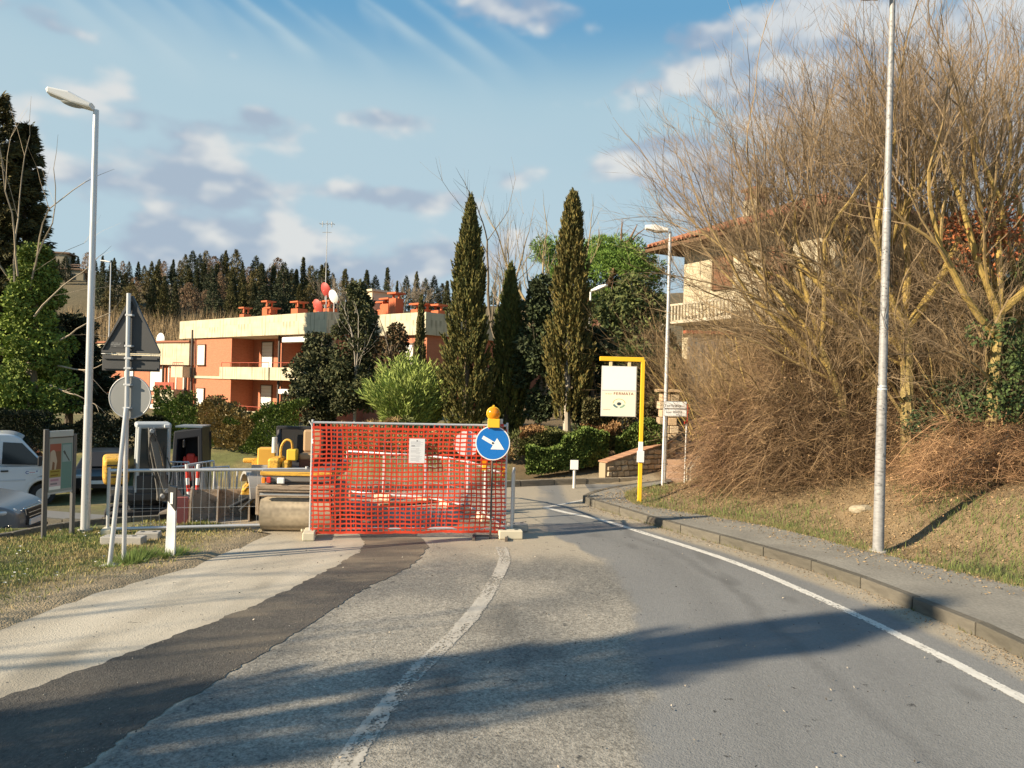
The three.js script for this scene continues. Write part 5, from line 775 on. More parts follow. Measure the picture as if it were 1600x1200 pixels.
{ // town information board
  const a = P(68, 845, 0), c = P(112, 836, 0), t = thing('information_board', 'grey framed information board with two faded posters by the parked car', 'board', a), dx = c.x - a.x, dz = c.z - a.z, L = Math.hypot(dx, dz); t.rotation.y = Math.atan2(-dz, dx);
  const h = D(77, 671, -a.z).y; const fr = std(.10, .10, .10, .5);
  obj('post', [box(.06, h + .2, .06, 0, h / 2 - .1, 0, 0, .006), box(.02, h, .03, -.045, h / 2, .02)], fr, t); obj('post', box(.06, h + .1, .06, L, h / 2 - .15, 0, 0, .006), fr, t);
  const bot = h * .43, ph = h - bot - .03; const tex = printTex(384, 768, (g, w, hh) => {
    g.fillStyle = '#8d938f'; g.fillRect(0, 0, w, hh); g.fillStyle = '#8c4a40'; g.fillRect(12, 80, 180, 130); g.fillStyle = '#6b4a38'; g.fillRect(12, 190, 180, 260); g.fillStyle = '#a99d8e'; g.beginPath(); g.moveTo(20, 200); g.quadraticCurveTo(90, 120, 110, 240); g.lineTo(130, 330); g.lineTo(110, 460); g.lineTo(88, 460); g.lineTo(92, 350); g.lineTo(60, 330); g.lineTo(44, 470); g.lineTo(16, 470); g.fill(); g.fillStyle = '#8f8238'; g.fillRect(12, 450, 180, 110); g.fillStyle = '#6a5412'; g.fillRect(30, 470, 140, 16); g.fillRect(30, 520, 120, 20); g.fillStyle = '#b9a4aa'; g.fillRect(12, 565, 180, 170); g.fillStyle = '#a0788a'; g.fillRect(30, 585, 130, 30); g.fillStyle = '#77717a'; g.fillRect(30, 640, 110, 26); g.fillStyle = '#dcdcd8'; g.fillRect(12, 690, 180, 46);
    g.fillStyle = '#55807c'; g.fillRect(200, 80, 172, 656); g.fillStyle = '#7f989a'; g.fillRect(214, 100, 144, 250); g.strokeStyle = '#2e4246'; g.lineWidth = 18; g.beginPath(); g.moveTo(240, 200); g.lineTo(330, 340); g.stroke(); g.lineWidth = 30; g.beginPath(); g.moveTo(236, 190); g.lineTo(262, 236); g.stroke(); });
  const [pg, mm] = facePlate(L - .08, ph - .12, tex, .35); obj('poster_panel', pg.translate(L / 2, bot + (ph - .12) / 2, .024), mm, t);
  obj('backing', box(L - .06, ph, .03, L / 2, bot + ph / 2, .0), fr, t); obj('header', box(L - .08, .1, .05, L / 2, h - .08, .01, 0, .006), std(.42, .44, .42, .5), t); obj('rail', box(L - .06, .03, .045, L / 2, bot - .02, .0), std(.45, .45, .43, .5), t);
}
{ // bus stop
  const b = P(999, 784, .15), d = -b.z, t = thing('bus_stop', 'yellow bus stop post with white panel hanging from its top arm', 'bus stop sign', b), up = (px, py) => D(px, py, d).y - b.y, h = up(1003, 562), xl = D(938, 562, d).x - D(1003, 562, d).x;
  obj('post', box(.085, h + .1, .085, 0, h / 2 - .05, 0, 0, .01), M.yellowSign, t); obj('arm', box(-xl + .06, .1, .085, xl / 2 - .01, h, .002, 0, .01), M.yellowSign, t);
  obj('sleeve', box(.093, up(1001, 690) - up(1001, 712), .093, 0, (up(1001, 690) + up(1001, 712)) / 2, 0, 0, .008), M.white, t);
  const x0 = D(939, 610, d).x - D(1003, 610, d).x, x1 = D(994, 610, d).x - D(1003, 610, d).x, yt = up(966, 572), yb = up(966, 651), ym = up(966, 610.5), W = x1 - x0;
  const pan = obj('panel', box(W, yt - yb, .05, (x0 + x1) / 2, (yt + yb) / 2, 0, 0, .01), std(.55, .55, .54, .5), t);
  obj('upper_face', new THREE.PlaneGeometry(W - .04, yt - ym - .03).translate((x0 + x1) / 2, (yt + ym) / 2, .028), std(.86, .86, .82, .5), pan);
  const tex = printTex(512, 512, (g, w, hh) => { g.fillStyle = '#f2ead0'; g.fillRect(0, 0, w, hh); g.fillStyle = '#7b3a22'; g.font = 'bold 74px sans-serif'; g.fillText('FERMATA', 170, 72, 310); g.fillStyle = '#9a8a50'; g.font = 'bold 34px sans-serif'; g.fillText('SI bus', 48, 66, 112); g.strokeStyle = '#b9a24a'; g.lineWidth = 9; g.beginPath(); g.arc(262, 250, 92, Math.PI, 2 * Math.PI); g.stroke(); g.fillStyle = '#33444c'; g.beginPath(); g.arc(262, 258, 34, 0, 7); g.fill(); g.lineWidth = 34; g.strokeStyle = '#54757a'; g.beginPath(); g.arc(262, 250, 84, Math.PI * .58, Math.PI * .92); g.stroke(); g.strokeStyle = '#8fae94'; g.beginPath(); g.arc(262, 250, 84, Math.PI * .08, Math.PI * .46); g.stroke(); g.fillStyle = '#7d7650'; g.font = 'bold 30px sans-serif'; g.fillText('Autolinee', 22, 392, 110); });
  const [fg, fm] = facePlate(W - .04, ym - yb - .03, tex); obj('lower_face', fg.translate((x0 + x1) / 2, (ym + yb) / 2, .028), fm, pan);
  for (const k of [.25, .78]) obj('hanger', box(.07, h - yt + .0, .04, x0 + W * k, (h + yt) / 2 - .03, 0, 0, .006), std(.72, .6, .35, .5), t);
  obj('timetable', [box(.16, up(999, 704) - up(999, 722), .02, -.01, (up(999, 704) + up(999, 722)) / 2, .06, 0, .005)], M.white, t);
}
{ // street name plates beside the middle lamp
  const base = P(1037, 756, .1), d = 20.2, c = D(1055, 639, d), t = thing('street_name_sign', 'two white street name plates on a thin white post by the middle lamp', 'street sign', V(D(1035, 756, d).x, H(D(1035, 756, d).x, d) - .1, -d)), ox = t.position.x, oy = t.position.y; void base;
  const topY = D(1035, 626, d).y - oy, W = 36 / FOCAL * d, hh = 11.4 / FOCAL * d;
  obj('post', cyl(V(0, -.2, -.03), V(.02, topY, -.03), .03, .03, 10), M.white, t);
  const plate = (py, lines) => { const p = D(1055, py, d), tex = printTex(512, 164, (g, w, h) => { g.fillStyle = '#eef0f2'; g.fillRect(0, 0, w, h); g.strokeStyle = '#8a929c'; g.lineWidth = 7; g.strokeRect(4, 4, w - 8, h - 8); g.fillStyle = '#20242c'; for (const [s, x, y, f, mw] of lines) { g.font = `bold ${f}px sans-serif`; g.fillText(s, x, y, mw); } }); const o = obj('name_plate', box(W, hh, .025, p.x - ox, p.y - oy, 0, -.0, .005), M.steelDull, t); const [g, m] = facePlate(W - .01, hh - .01, tex); obj('plate_face', g.translate(p.x - ox, p.y - oy, .0145), m, o); };
  plate(632.8, [['via', 16, 48, 36, 60], ['Torricelle', 14, 134, 84, 400]]); plate(645, [['strada', 40, 92, 42, 150], ['Nella', 205, 92, 82, 250], ['chiusa', 270, 146, 46, 180]]);
  const p2 = thing('marker_pole', 'thin white pole with red tape beside the whitewashed wall end', 'pole', V(D(1070, 742, 20.6).x, H(D(1070, 742, 20.6).x, 20.6) - .1, -20.6)); const hp = D(1071, 662, 20.6).y - p2.position.y; obj('pole', cyl(V(0, -.2, 0), V(.02, hp, 0), .028, .028, 8), M.white, p2); const y2 = D(1072, 635, 20.6).y - p2.position.y; void y2; obj('tape', [box(.12, .07, .03, .0, hp + .03, .02, .3), box(.09, .14, .02, .06, hp + .45, .0, .4), cyl(V(.02, hp, 0), V(.05, hp + .5, 0), .012, .012, 5)], M.red, p2);
}
{ const b = P(897, 758, .08), d = -b.z, t = thing('small_sign', 'small blank white plate on a short post before the low green hedge', 'sign', b), y = D(896, 726, d).y - b.y; obj('post', cyl(V(0, -.1, 0), V(0, y, 0), .04, .04, 8), std(.6, .6, .58, .5), t); obj('plate', box(.21, .25, .03, -.01, y, .05, 0, .008), M.plasticWhite, t); }
{ // keep-right sign on a stand, with a flashing lamp on top
  const b = P(766, 842, 0), d = -b.z, t = thing('keep_right_sign', 'round blue keep-right sign with white arrow on thin stand with amber lamp', 'road sign', b), up = (px, py) => D(px, py, d).y;
  const yc = up(765, 692), R = 27 / FOCAL * d;
  obj('stand', [cyl(V(0, 0, 0), V(0, yc + R, -.03), .018, .018, 8), box(.62, .03, .04, .0, .05, 0, 0, .004), box(.05, .05, .42, -.28, .025, 0, 0, .004), box(.05, .05, .42, .28, .025, 0, 0, .004)], std(.12, .10, .085, .6, { metalness: .3 }), t);
  const g = new THREE.CylinderGeometry(R, R, .02, 48); g.rotateX(Math.PI / 2); g.translate(0, yc, 0); const p = obj('disc', g, M.white, t);
  const f = new THREE.CircleGeometry(R * .94, 48); f.translate(0, yc, .0115); obj('blue_face', f, M.blue, p);
  const s = R * .94, ar = poly([[-.72, .11], [-.72, -.11], [.08, -.11], [.08, -.40], [.82, 0], [.08, .40], [.08, .11]].map(q => q.map(v => v * s))); const ag = new THREE.ExtrudeGeometry(ar, { depth: .002, bevelEnabled: false }); ag.rotateZ(-.50); ag.translate(0, yc, .0125); obj('arrow', ag, M.white, p);
  obj('bolt', cyl(V(0, yc, .01), V(0, yc, .021), .018, .018, 8), M.dark, p);
  const yb = up(766, 661), k = d / FOCAL; const bx = obj('lamp_box', box(19 * k, 14 * k, .14, 1 * k, yb, 0, 0, .012), M.yellow, t); obj('white_plate', box(24 * k, 11 * k, .02, 3 * k, yb + .01, -.09), M.white, t); obj('handle', [cyl(V(-6 * k, yb - 7 * k, 0), V(-6 * k, yb - 9 * k, 0), .02, .02, 6), box(.06, .04, .05, 14 * k, yb - 3 * k, -.02)], M.red, bx);
  const yl = up(766, 646), lens = new THREE.SphereGeometry(10 * k, 24, 12); lens.scale(1, 1, .75); lens.translate(0, yl, 0); const lo = obj('amber_lens', lens, M.amber, t); const rg = new THREE.TorusGeometry(10 * k, .012, 8, 28); rg.translate(0, yl, 0); obj('lens_ring', [rg, new THREE.SphereGeometry(4 * k, 10, 8).translate(3 * k, yl, .0), box(.035, .05, .03, 0, yl + 11 * k, 0, 0, .004)], M.yellow, lo);
}
// ---------------------------------------------------------------- fences
function wireSoup(L, y0, y1, px, py, r) { const s = []; for (let x = px; x < L; x += px) s.push(box(r, y1 - y0, r, x, (y0 + y1) / 2, 0)); for (let y = y0 + py; y < y1; y += py) s.push(box(L, r, r, L / 2, y, .002)); return s; }
function fencePanel(label, a, b, h, o = {}) {
  const t = thing('fence_panel', label, 'fence', a, Math.atan2(-(b.z - a.z), b.x - a.x), o.group), L = Math.hypot(b.x - a.x, b.z - a.z), r = o.r ?? .021, y0 = o.y0 ?? .12, mat = o.mat ?? M.steel;
  const fr = [cyl(V(0, .0, 0), V(0, h + (o.over ?? .03), 0), r, r, 10), cyl(V(L, .0, 0), V(L, h + (o.over ?? .03), 0), r, r, 10), cyl(V(0, h, 0), V(L, h, 0), r, r, 10), cyl(V(0, y0, 0), V(L, y0, 0), r, r, 10)];
  obj('frame', fr, mat, t); if (o.wires !== false) { const w = obj('mesh_wires', wireSoup(L, y0, h, o.px ?? .1, o.py ?? .22, .004), mat, t); stuff(w); }
  for (const x of o.feet ?? [0, L]) obj('foot', box(o.fw ?? .24, .14, o.fd ?? .6, x, .07, 0, 0, .02), o.footMat ?? M.footPale, t);
  return [t, L];
}
{
  const a = P(484, 841, 0), b = P(788, 839, 0), top = D(488, 660, -a.z).y;
  const [t, L] = fencePanel('tall site fence panel covered with orange plastic netting', a, b, top, { px: .12, py: .3, y0: .16, feet: [0], fw: .2, fd: .5, over: .05 });
  // the netting, hung on the frame, slightly slack
  const s = [], hang = (x, y) => .035 + .03 * Math.sin(x * 2.1 + y) + .018 * Math.sin(x * 7.3 + 1) * (1 - y / top) + .012 * Math.sin(y * 9 + x * 3), yTop = top - .02, yBot = .10;
  const sx = .092, sy = .074, strip = (pts, wx, wy) => { const p = []; for (let i = 0; i + 1 < pts.length; i++) { const [x0, y0, z0] = pts[i], [x1, y1, z1] = pts[i + 1]; p.push(x0 - wx, y0 - wy, z0, x1 - wx, y1 - wy, z1, x1 + wx, y1 + wy, z1, x0 - wx, y0 - wy, z0, x1 + wx, y1 + wy, z1, x0 + wx, y0 + wy, z0); } const g = new THREE.BufferGeometry(); g.setAttribute('position', new THREE.Float32BufferAttribute(p, 3)); return g; };
  const wob = (x, y) => [x + .012 * Math.sin(y * 5 + x * 1.7) + .014 * Math.sin(x * 5) + .008 * Math.sin(x * 23 + y * 2), y + .006 * Math.sin(x * 3.1) + .004 * Math.sin(x * 9 + y * 4) + .005 * Math.sin(x * 31 + y * 13), hang(x, y)];
  for (let x = .03; x <= L - .01; x += sx) { const pts = []; for (let k = 0; k <= 16; k++) pts.push(wob(x, lerp(yBot, yTop, k / 16))); s.push(strip(pts, .0112, 0)); }
  for (let y = yBot; y <= yTop + .001; y += sy) { const pts = []; for (let k = 0; k <= 40; k++) { const q = wob(L * k / 40, y); q[2] += .0012; pts.push(q); } s.push(strip(pts, 0, y < yBot + .05 || y > yTop - sy ?   .022 : .0140)); }
  const net = thing('orange_netting', 'bright orange plastic safety netting hung across the closed lane', 'netting', t.position.clone(), t.rotation.y);
  const nm = new THREE.MeshPhysicalMaterial({ roughness: .6, side: THREE.DoubleSide, transmission: .25, thickness: 0, color: new THREE.Color().setRGB(.86, .068, .02) });
  obj('net', s, nm, net);
  obj('tie', cyl(V(.02, top - .1, .03), V(-.06, top + .03, .03), .008, .008, 5), M.white, net); obj('tie', cyl(V(.02, top - .35, .035), V(.02, top - .28, .035), .03, .03, 6), M.white, net);
  const n = thing('paper_notice', 'white printed paper notice fixed to the orange netting', 'notice', t.position.clone(), t.rotation.y), nx = D(650, 706, -a.z).x - a.x, ny = D(650, 706, -a.z).y, tex = printTex(256, 400, (g, w, h) => { g.fillStyle = '#e9e9ea'; g.fillRect(0, 0, w, h); g.fillStyle = '#9a9aa2'; for (let k = 0; k < 26; k++) { if (k === 8 || k === 17) continue; g.fillRect(24 + (k % 5 === 0 ? 90 : 0), 34 + k * 13.5, (k % 5 === 0 ? 60 : 130 + (k * 37 % 80)), 4); } g.fillStyle = '#6c6c76'; g.fillRect(36, 110, 60, 14); g.fillRect(118, 24, 20, 22); });
  const [g, m] = facePlate(.265, .415, tex, .8); obj('sheet', box(.27, .42, .004, nx, ny, .10), M.paper, n); obj('print', g.translate(nx, ny, .1035), m, n);
}
{ // low barrier panels
  const a = P(168, 838, 0), b = P(477, 829, 0), h = D(472, 733, -b.z).y;
  fencePanel('long low grey mesh barrier in front of the digging machines', a, b, h, { r: .027, px: .13, py: .33, feet: [.0, Math.hypot(b.x - a.x, b.z - a.z)], fw: .16, fd: .3, footMat: M.footPale, over: .05 });
  const blk = (label, px, py, w, tone, turn = 0) => { const p = P(px, py, 0), t = thing('concrete_block', label, 'block', p, turn, 'concrete feet for the fences'); obj('body', box(w, .15, .22, 0, .075, 0, 0, .02), tone, t); for (const q of [-1, 1]) obj('socket', cyl(V(q * w * .25, .148, 0), V(q * w * .25, .154, 0), .035, .035, 10), M.dark, t); };
  blk('long grey concrete fence block in the grass beside the braced sign post', 193, 852, .64, M.concrete, .05); blk('second grey concrete fence block behind the braced sign post', 232, 845, .36, M.concrete, .2);
  blk('cream concrete block under the right end of the orange netting', 797, 841, .42, M.footPale, .15); blk('grey concrete block behind the right end of the orange netting', 808, 830, .34, M.concrete, .4);
  const B = [P(541, 776, 0), P(600, 781, 0), P(664, 785, 0), P(701, 792, 0), P(730, 800, 0), P(757, 813, 0), P(789, 835, 0)];
  const names = ['low barrier farthest left behind the orange netting', 'low barrier second in the back row behind the netting', 'low barrier in the corner of the closed lane', 'short low barrier at the turn of the site edge', 'low barrier along the open lane, middle of its row', 'low barrier beside the keep-right sign'];
  for (let k = 0; k < 6; k++) { const hp = 1.05; fencePanel(names[k], B[k], B[k + 1].clone().lerp(B[k], .03), hp, { px: .12, py: .35, fw: .34, fd: .22, r: .024, group: 'low barriers round the closed lane' }); }
  const c = P(799, 838, 0), e = P(793, 823, 0); fencePanel('low grey barrier seen end-on right of the keep-right sign', c, P(801, 824, 0), 1.1, { px: .12, feet: [], r: .026 }); void e;
  // small amber lamps hooked on barriers
  const bl = (label, px, py, d) => { const p = D(px, py, d), t = thing('barrier_lamp', label, 'warning lamp', p), k = d / FOCAL; obj('battery_box', box(7 * k, 10 * k, .08, 0, -5 * k, 0, 0, .01), M.yellow, t); const g = new THREE.CylinderGeometry(4 * k, 4 * k, .05, 16); g.rotateX(Math.PI / 2); obj('lens', g.translate(0, 4 * k, 0), M.amber, t); };
  bl('small yellow lamp on the barrier end right of the blue sign', 788, 737, 13.6); bl('small yellow lamp seen through the netting left of the blue sign pole', 757, 725, 14.3);
  // round sign behind the netting
  const s = P(727, 795, 0), t = thing('round_sign', 'back of a round sign on a pole behind the orange netting', 'road sign', s), y = D(726, 693, -s.z).y, R = 20 / FOCAL * -s.z; obj('pole', cyl(V(0, 0, .03), V(0, y + R, .03), .025, .025, 8), M.steelDull, t); const dg = new THREE.CylinderGeometry(R, R, .02, 36); dg.rotateX(Math.PI / 2); obj('disc', dg.translate(0, y, 0), std(.62, .62, .62, .5), t);
}
{ // timber and spoil lying in the closed lane
  const r = rng(601), plank = (label, px0, py0, px1, py1) => { const a = P(px0, py0, .03), b = P(px1, py1, .03), t = thing('timber_plank', label, 'plank', a.clone().lerp(b, .5), Math.atan2(-(b.z - a.z), b.x - a.x)); obj('board', box(a.distanceTo(b), .05, .2, 0, .02, 0, 0, .008), std(.42, .31, .18, .85, { map: patchTex }), t); obj('batten', [box(.06, .04, .24, -a.distanceTo(b) * .35, .065, 0), box(.06, .04, .24, a.distanceTo(b) * .35, .065, 0)], std(.34, .25, .14, .85), t); };
  plank('pale plank lying behind the netting beside the roller', 512, 789, 575, 800); plank('second pale plank lying across the closed lane', 590, 790, 690, 782);
  const p = P(550, 802, 0), t = thing('spoil_heap', 'low heap of pale rubble behind the orange netting', 'heap', p), g = new THREE.SphereGeometry(1, 22, 10, 0, 6.283, 0, 1.57), q = g.attributes.position; for (let i = 0; i < q.count; i++) { const x = q.getX(i), y = q.getY(i), z = q.getZ(i), k = .75 + .5 * noise(x * 3 + 9, z * 3 + y * 2); q.setXYZ(i, x * .65 * k, y * .26 * k, z * .5 * k); } g.computeVertexNormals(); obj('mound', g, std(.40, .33, .24, .95, { bumpMap: grainTex, bumpScale: .02 }), t);
  const s = []; for (let k = 0; k < 60; k++) { const a = r() * 6.28, b = Math.sqrt(r()) * .75, d = .03 + .05 * r(); const e = new THREE.IcosahedronGeometry(d, 0); e.scale(1, .7, .9); e.rotateY(r() * 6); e.translate(Math.cos(a) * b, .03 + .2 * Math.max(0, 1 - b / .65), Math.sin(a) * b * .8); s.push(e); } stuff(obj('stones', s, std(.46, .40, .31, .95), t));
}

// ---------------------------------------------------------------- machines
function wheel(r, w, n = 20) { const g = [new THREE.TorusGeometry(r - w * .34, w * .36, 8, n)]; const c = new THREE.CylinderGeometry(r, r, w * .8, n); c.rotateX(Math.PI / 2); g.push(c); return g; }
{ // tandem roller seen end-on
  const b = P(462, 829, 0), d = -b.z; b.z -= .55; b.y = -.03; const t = thing('road_roller', 'yellow road roller with wide steel drum and black roll bar, seen end-on', 'roller', b, .06), k = d / FOCAL, W = 1.22, R = .37;
  const drum = new THREE.CylinderGeometry(R, R, W, 40, 1); drum.rotateZ(Math.PI / 2); const dm = std(.56, .47, .34, .65, { metalness: .1, map: dataTex(256, (i, j, n) => { const s = tnoise(i / n * 34, j / n * 2, 34), f = tnoise(i / n * 60, j / n * 30, 60); const v = toS(.35 + .45 * s + .2 * f); return [v, v, v]; }, true) });
  obj('front_drum', drum.clone().translate(0, R, .45), dm, t); obj('rear_drum', drum.clone().translate(0, R, -.95), dm, t);
  const yb = .80; obj('drum_frame', [box(W + .12, .09, .1, 0, yb + .02, .72, 0, .015), box(.07, .5, .9, -W / 2 - .05, .58, .3, 0, .015), box(.07, .5, .9, W / 2 + .05, .58, .3, 0, .015), cyl(V(-W / 2, yb - .04, .83), V(W / 2, yb - .04, .83), .018, .018, 6), cyl(V(-W / 2, yb - .12, .83), V(W / 2, yb - .12, .83), .014, .014, 6)], M.rust, t);
  obj('scraper', box(W, .05, .02, 0, .70, .80), M.steelDull, t);
  obj('chassis', [box(W, .22, 2.0, 0, 1.02, -.25, 0, .03), box(W * .9, .12, .7, 0, .9, .3, 0, .02)], std(.16, .15, .14, .6), t);
  obj('side_band', [box(W + .02, .07, .05, 0, 1.06, .75, 0, .01), box(.05, .07, 1.9, W / 2 + .015, 1.06, -.25, 0, .01)], M.plant, t);
  obj('tail_light', box(.07, .1, .04, -.47, .95, .77, 0, .01), M.red, t); obj('headlight', box(.13, .11, .05, -.26, .94, .78, 0, .02), M.white, t); obj('indicator', box(.06, .1, .04, -.56, .94, .77, 0, .01), std(.8, .25, .02, .4), t);
  obj('roll_bar', [box(.09, .75, .09, -W / 2 + .04, 1.42, -.3, 0, .015), box(.09, .75, .09, W / 2 - .04, 1.42, -.3, 0, .015), box(W, .06, .09, 0, 1.80, -.3, 0, .015), cyl(V(-W / 2 + .14, 1.12, .1), V(-W / 2 + .05, 1.76, -.3), .055, .045, 8), box(W - .1, .66, .04, 0, 1.46, -.5)], M.black, t);
  obj('seat', [box(.36, .42, .12, .12, 1.58, -.05, 0, .05), box(.36, .12, .4, .12, 1.32, .12, 0, .04)], M.tan, t); obj('seat_base', box(.36, .2, .42, .12, 1.18, .1, 0, .02), std(.16, .06, .03, .7), t);
  obj('engine_cover', [box(.22, .22, .5, -.44, 1.2, .35, 0, .05), box(.13, .16, .3, -.25, 1.18, .4, 0, .03)], M.plant, t);
  obj('filler_hose', pipe([[-.36, 1.2, .4], [-.36, 1.5, .38], [-.28, 1.62, .38], [-.19, 1.6, .38], [-.16, 1.42, .38]], .021, 8, 24), M.plant, t); obj('canister', box(.17, .2, .2, -.16, 1.36, .38, 0, .02), std(.72, .50, .04, .6), t); obj('bottle', cyl(V(-.50, 1.38, .3), V(-.50, 1.66, .3), .05, .045, 10), std(.6, .62, .6, .4), t);
}
{ // small site dumper with open bucket
  const b = P(345, 830, 0); b.z -= 1.15; b.y = -.08; const t = thing('compact_loader', 'small yellow loader with open worn bucket resting on the ground', 'loader', b, .12);
  const sh = [[-.42, .02], [.36, .02], [.46, .14], [.50, .62], [.44, .62], [.38, .2], [.3, .1], [-.42, .08]];
  // bucket: opening to the front left
  const bk = (() => { const s = new THREE.Shape([[-.05, .0], [.62, .02], [.70, .10], [.74, .60], [.70, .60], [.62, .16], [.56, .07], [-.05, .05]].map(p => new THREE.Vector2(...p))); const g = new THREE.ExtrudeGeometry(s, { depth: 1.0, bevelEnabled: false }); g.translate(0, 0, -.5); return g; })(); void sh;
  const side = poly([[-.08, 0], [.63, 0], [.74, .1], [.76, .66], [.5, .66], [.34, .60], [.22, .46], [.12, .2], [.02, .06]]);
  const put = g => { g.rotateY(Math.PI / 2 + .22); g.translate(-.36, .0, .35); return g; };
  const bm = obj('bucket', [put(bk), put(new THREE.ExtrudeGeometry(side, { depth: .03, bevelEnabled: false }).translate(0, 0, -.53)), put(new THREE.ExtrudeGeometry(side, { depth: .03, bevelEnabled: false }).translate(0, 0, .50)), put(new THREE.ExtrudeGeometry(side, { depth: .03, bevelEnabled: false }).translate(0, 0, -.06))], M.rust, t);
  obj('red_plate', [box(.30, .58, .05, -1.0, .30, .60, .3, .015)], M.redWorn, t); void bm;
  obj('cutting_edge', put(box(.12, .03, .98, -.1, .015, 0)), M.steelDull, t);
  obj('engine_hood', [extrude([[-.15, .5], [.48, .38], [.52, .72], [.45, .95], [.2, 1.0], [-.1, .72]], .6, .03).translate(.05, 0, -.35)], M.plant, t);
  obj('lift_arm', [box(.10, .42, .10, .22, .98, -.3, 0, .02), cyl(V(.2, .9, -.2), V(.0, .62, .1), .035, .035, 8), new THREE.CylinderGeometry(.11, .11, .1, 16).rotateX(Math.PI / 2).translate(.18, 1.12, -.26), box(.3, .09, .12, .02, 1.16, -.42, 0, .03)], M.plant, t);
  obj('tank', box(.34, .42, .3, .36, 1.22, -.25, .05, .03), std(.78, .42, .06, .55), t);
  obj('mudguard', [(() => { const s = new THREE.Shape(); s.absarc(0, 0, .52, .15, 2.5); s.absarc(0, 0, .47, 2.5, .15, true); const g = new THREE.ExtrudeGeometry(s, { depth: .36, bevelEnabled: false }); g.rotateY(-1.15); g.translate(.40, .52, .2); return g; })(), box(.30, .62, .05, .36, .86, .45, -.1, .01)], std(.34, .33, .31, .6), t);
  const w = new THREE.Group(); w.name = 'wheel'; t.add(w); w.position.set(.46, .34, .3); w.rotation.y = -1.2; obj('tyre', wheel(.34, .24), M.rubber, w); const rim = new THREE.CylinderGeometry(.17, .17, .22, 16); rim.rotateX(Math.PI / 2); obj('rim', rim, M.plant, w);
  const w2 = w.clone(); w2.position.set(-.05, .34, -.75); t.add(w2);
  obj('chassis', [box(.8, .25, .9, .25, .42, -.45, .1, .03), cyl(V(.1, .5, .1), V(-.2, .35, .3), .04, .04, 8), cyl(V(.25, .55, .1), V(0, .3, .35), .035, .035, 8)], M.dark, t);
}
{ // tracked excavator
  const b = D(226, 806, 16.2); b.y = H(b.x, 16.2); const t = thing('excavator', 'mini excavator with yellow tail and grey glazed cab, its arm folded in front', 'excavator', b, .5); t.scale.setScalar(.86);
  const track = z => { const s = new THREE.Shape(); s.moveTo(-.65, 0); s.lineTo(.65, 0); s.absarc(.65, .2, .2, -Math.PI / 2, Math.PI / 2); s.lineTo(-.65, .4); s.absarc(-.65, .2, .2, Math.PI / 2, Math.PI * 1.5); const g = new THREE.ExtrudeGeometry(s, { depth: .3, bevelEnabled: true, bevelSize: .02, bevelThickness: .02, bevelSegments: 1 }); g.translate(0, 0, z - .15); return g; };
  const lugs = z => Array.from({ length: 14 }, (_, k) => box(.04, .03, .3, -.65 + k * .1, .41, z));
  obj('track', [track(-.55), ...lugs(-.55)], M.rubber, t); obj('track', [track(.55), ...lugs(.55)], M.rubber, t); obj('undercarriage', [box(.7, .3, .9, 0, .35, 0, 0, .03), cyl(V(0, .45, 0), V(0, .62, 0), .38, .38, 20)], M.dark, t);
  obj('body', [box(1.5, .22, 1.3, -.05, .74, 0, 0, .06)], M.dark, t);
  const ew = obj('engine_cover', [box(.55, .62, 1.28, -.66, 1.36, 0, 0, .09)], M.plant, t); obj('vent', [0, 1, 2, 3].map(k => box(.4, .03, .02, -.66, 1.24 + k * .09, .642)), M.dark, ew);
  const c = .46, fr = std(.42, .45, .46, .5); obj('cab_frame', [box(.78, .14, .85, .12, 2.42, .18, 0, .05), ...[[-.22, .58], [.45, .58], [-.22, -.22], [.45, -.22]].map(([x, z]) => cyl(V(x, .85, z), V(x * .96 + .02, 2.4, z), .045, .045, 8)), box(.07, .3, .8, .47, .98, .18, 0, .02), cyl(V(.12, 1.0, .6), V(.12, 2.38, .6), .025, .025, 6)], fr, t); obj('side_panel', box(.7, .42, .07, .12, 1.04, .6, 0, .02), M.dark, t); void c;
  obj('pane', [box(.64, 1.1, .012, .12, 1.8, .59)], M.glassCab, t); obj('pane', box(.012, 1.2, .74, .465, 1.75, .18), M.glassCab, t); obj('pane', box(.64, 1.0, .012, .12, 1.84, -.22), M.glassCab, t);
  obj('seat', [box(.4, .12, .42, .1, 1.2, .18, 0, .04), box(.12, .55, .42, -.1, 1.5, .18, 0, .04)], M.black, t); obj('levers', [cyl(V(.4, .95, .1), V(.44, 1.5, .1), .015, .012, 6), cyl(V(.4, .95, .3), V(.44, 1.5, .3), .015, .012, 6)], M.black, t);
  const armM = std(.15, .145, .135, .6, { map: grimeTex }), arm = (pts, w, z) => extrude(pts, w, .012).translate(0, 0, z);
  obj('boom', [arm([[.22, .72], [.42, .78], [.36, 1.3], [.20, 1.95], [.12, 2.38], [-.02, 2.40], [.0, 1.95], [.14, 1.25]], .17, .82), box(.24, .3, .3, .32, .8, .68, 0, .03)], armM, t);
  obj('stick', [arm([[-.02, 2.30], [.12, 2.36], [.30, 1.5], [.44, .92], [.34, .88], [.16, 1.45]], .13, 1.02)], armM, t);
  for (const [x, y] of [[.05, 2.33], [.31, .80], [.39, .92]]) obj('pivot_pin', cyl(V(x, y, .7), V(x, y, 1.12), .045, .045, 10), M.steelDull, t);
  for (const pts of [[[.25, 1.0, .95], [.02, 1.6, 1.02], [.05, 2.3, 1.1], [.25, 1.9, 1.14], [.36, 1.2, 1.14]], [[.3, 1.0, .92], [.08, 1.7, 1.0], [.14, 2.22, 1.1]], [[.4, .9, .9], [.5, 1.3, .95], [.4, 1.7, .95]]]) obj('hydraulic_hose', pipe(pts, .014, 6, 24), M.black, t);
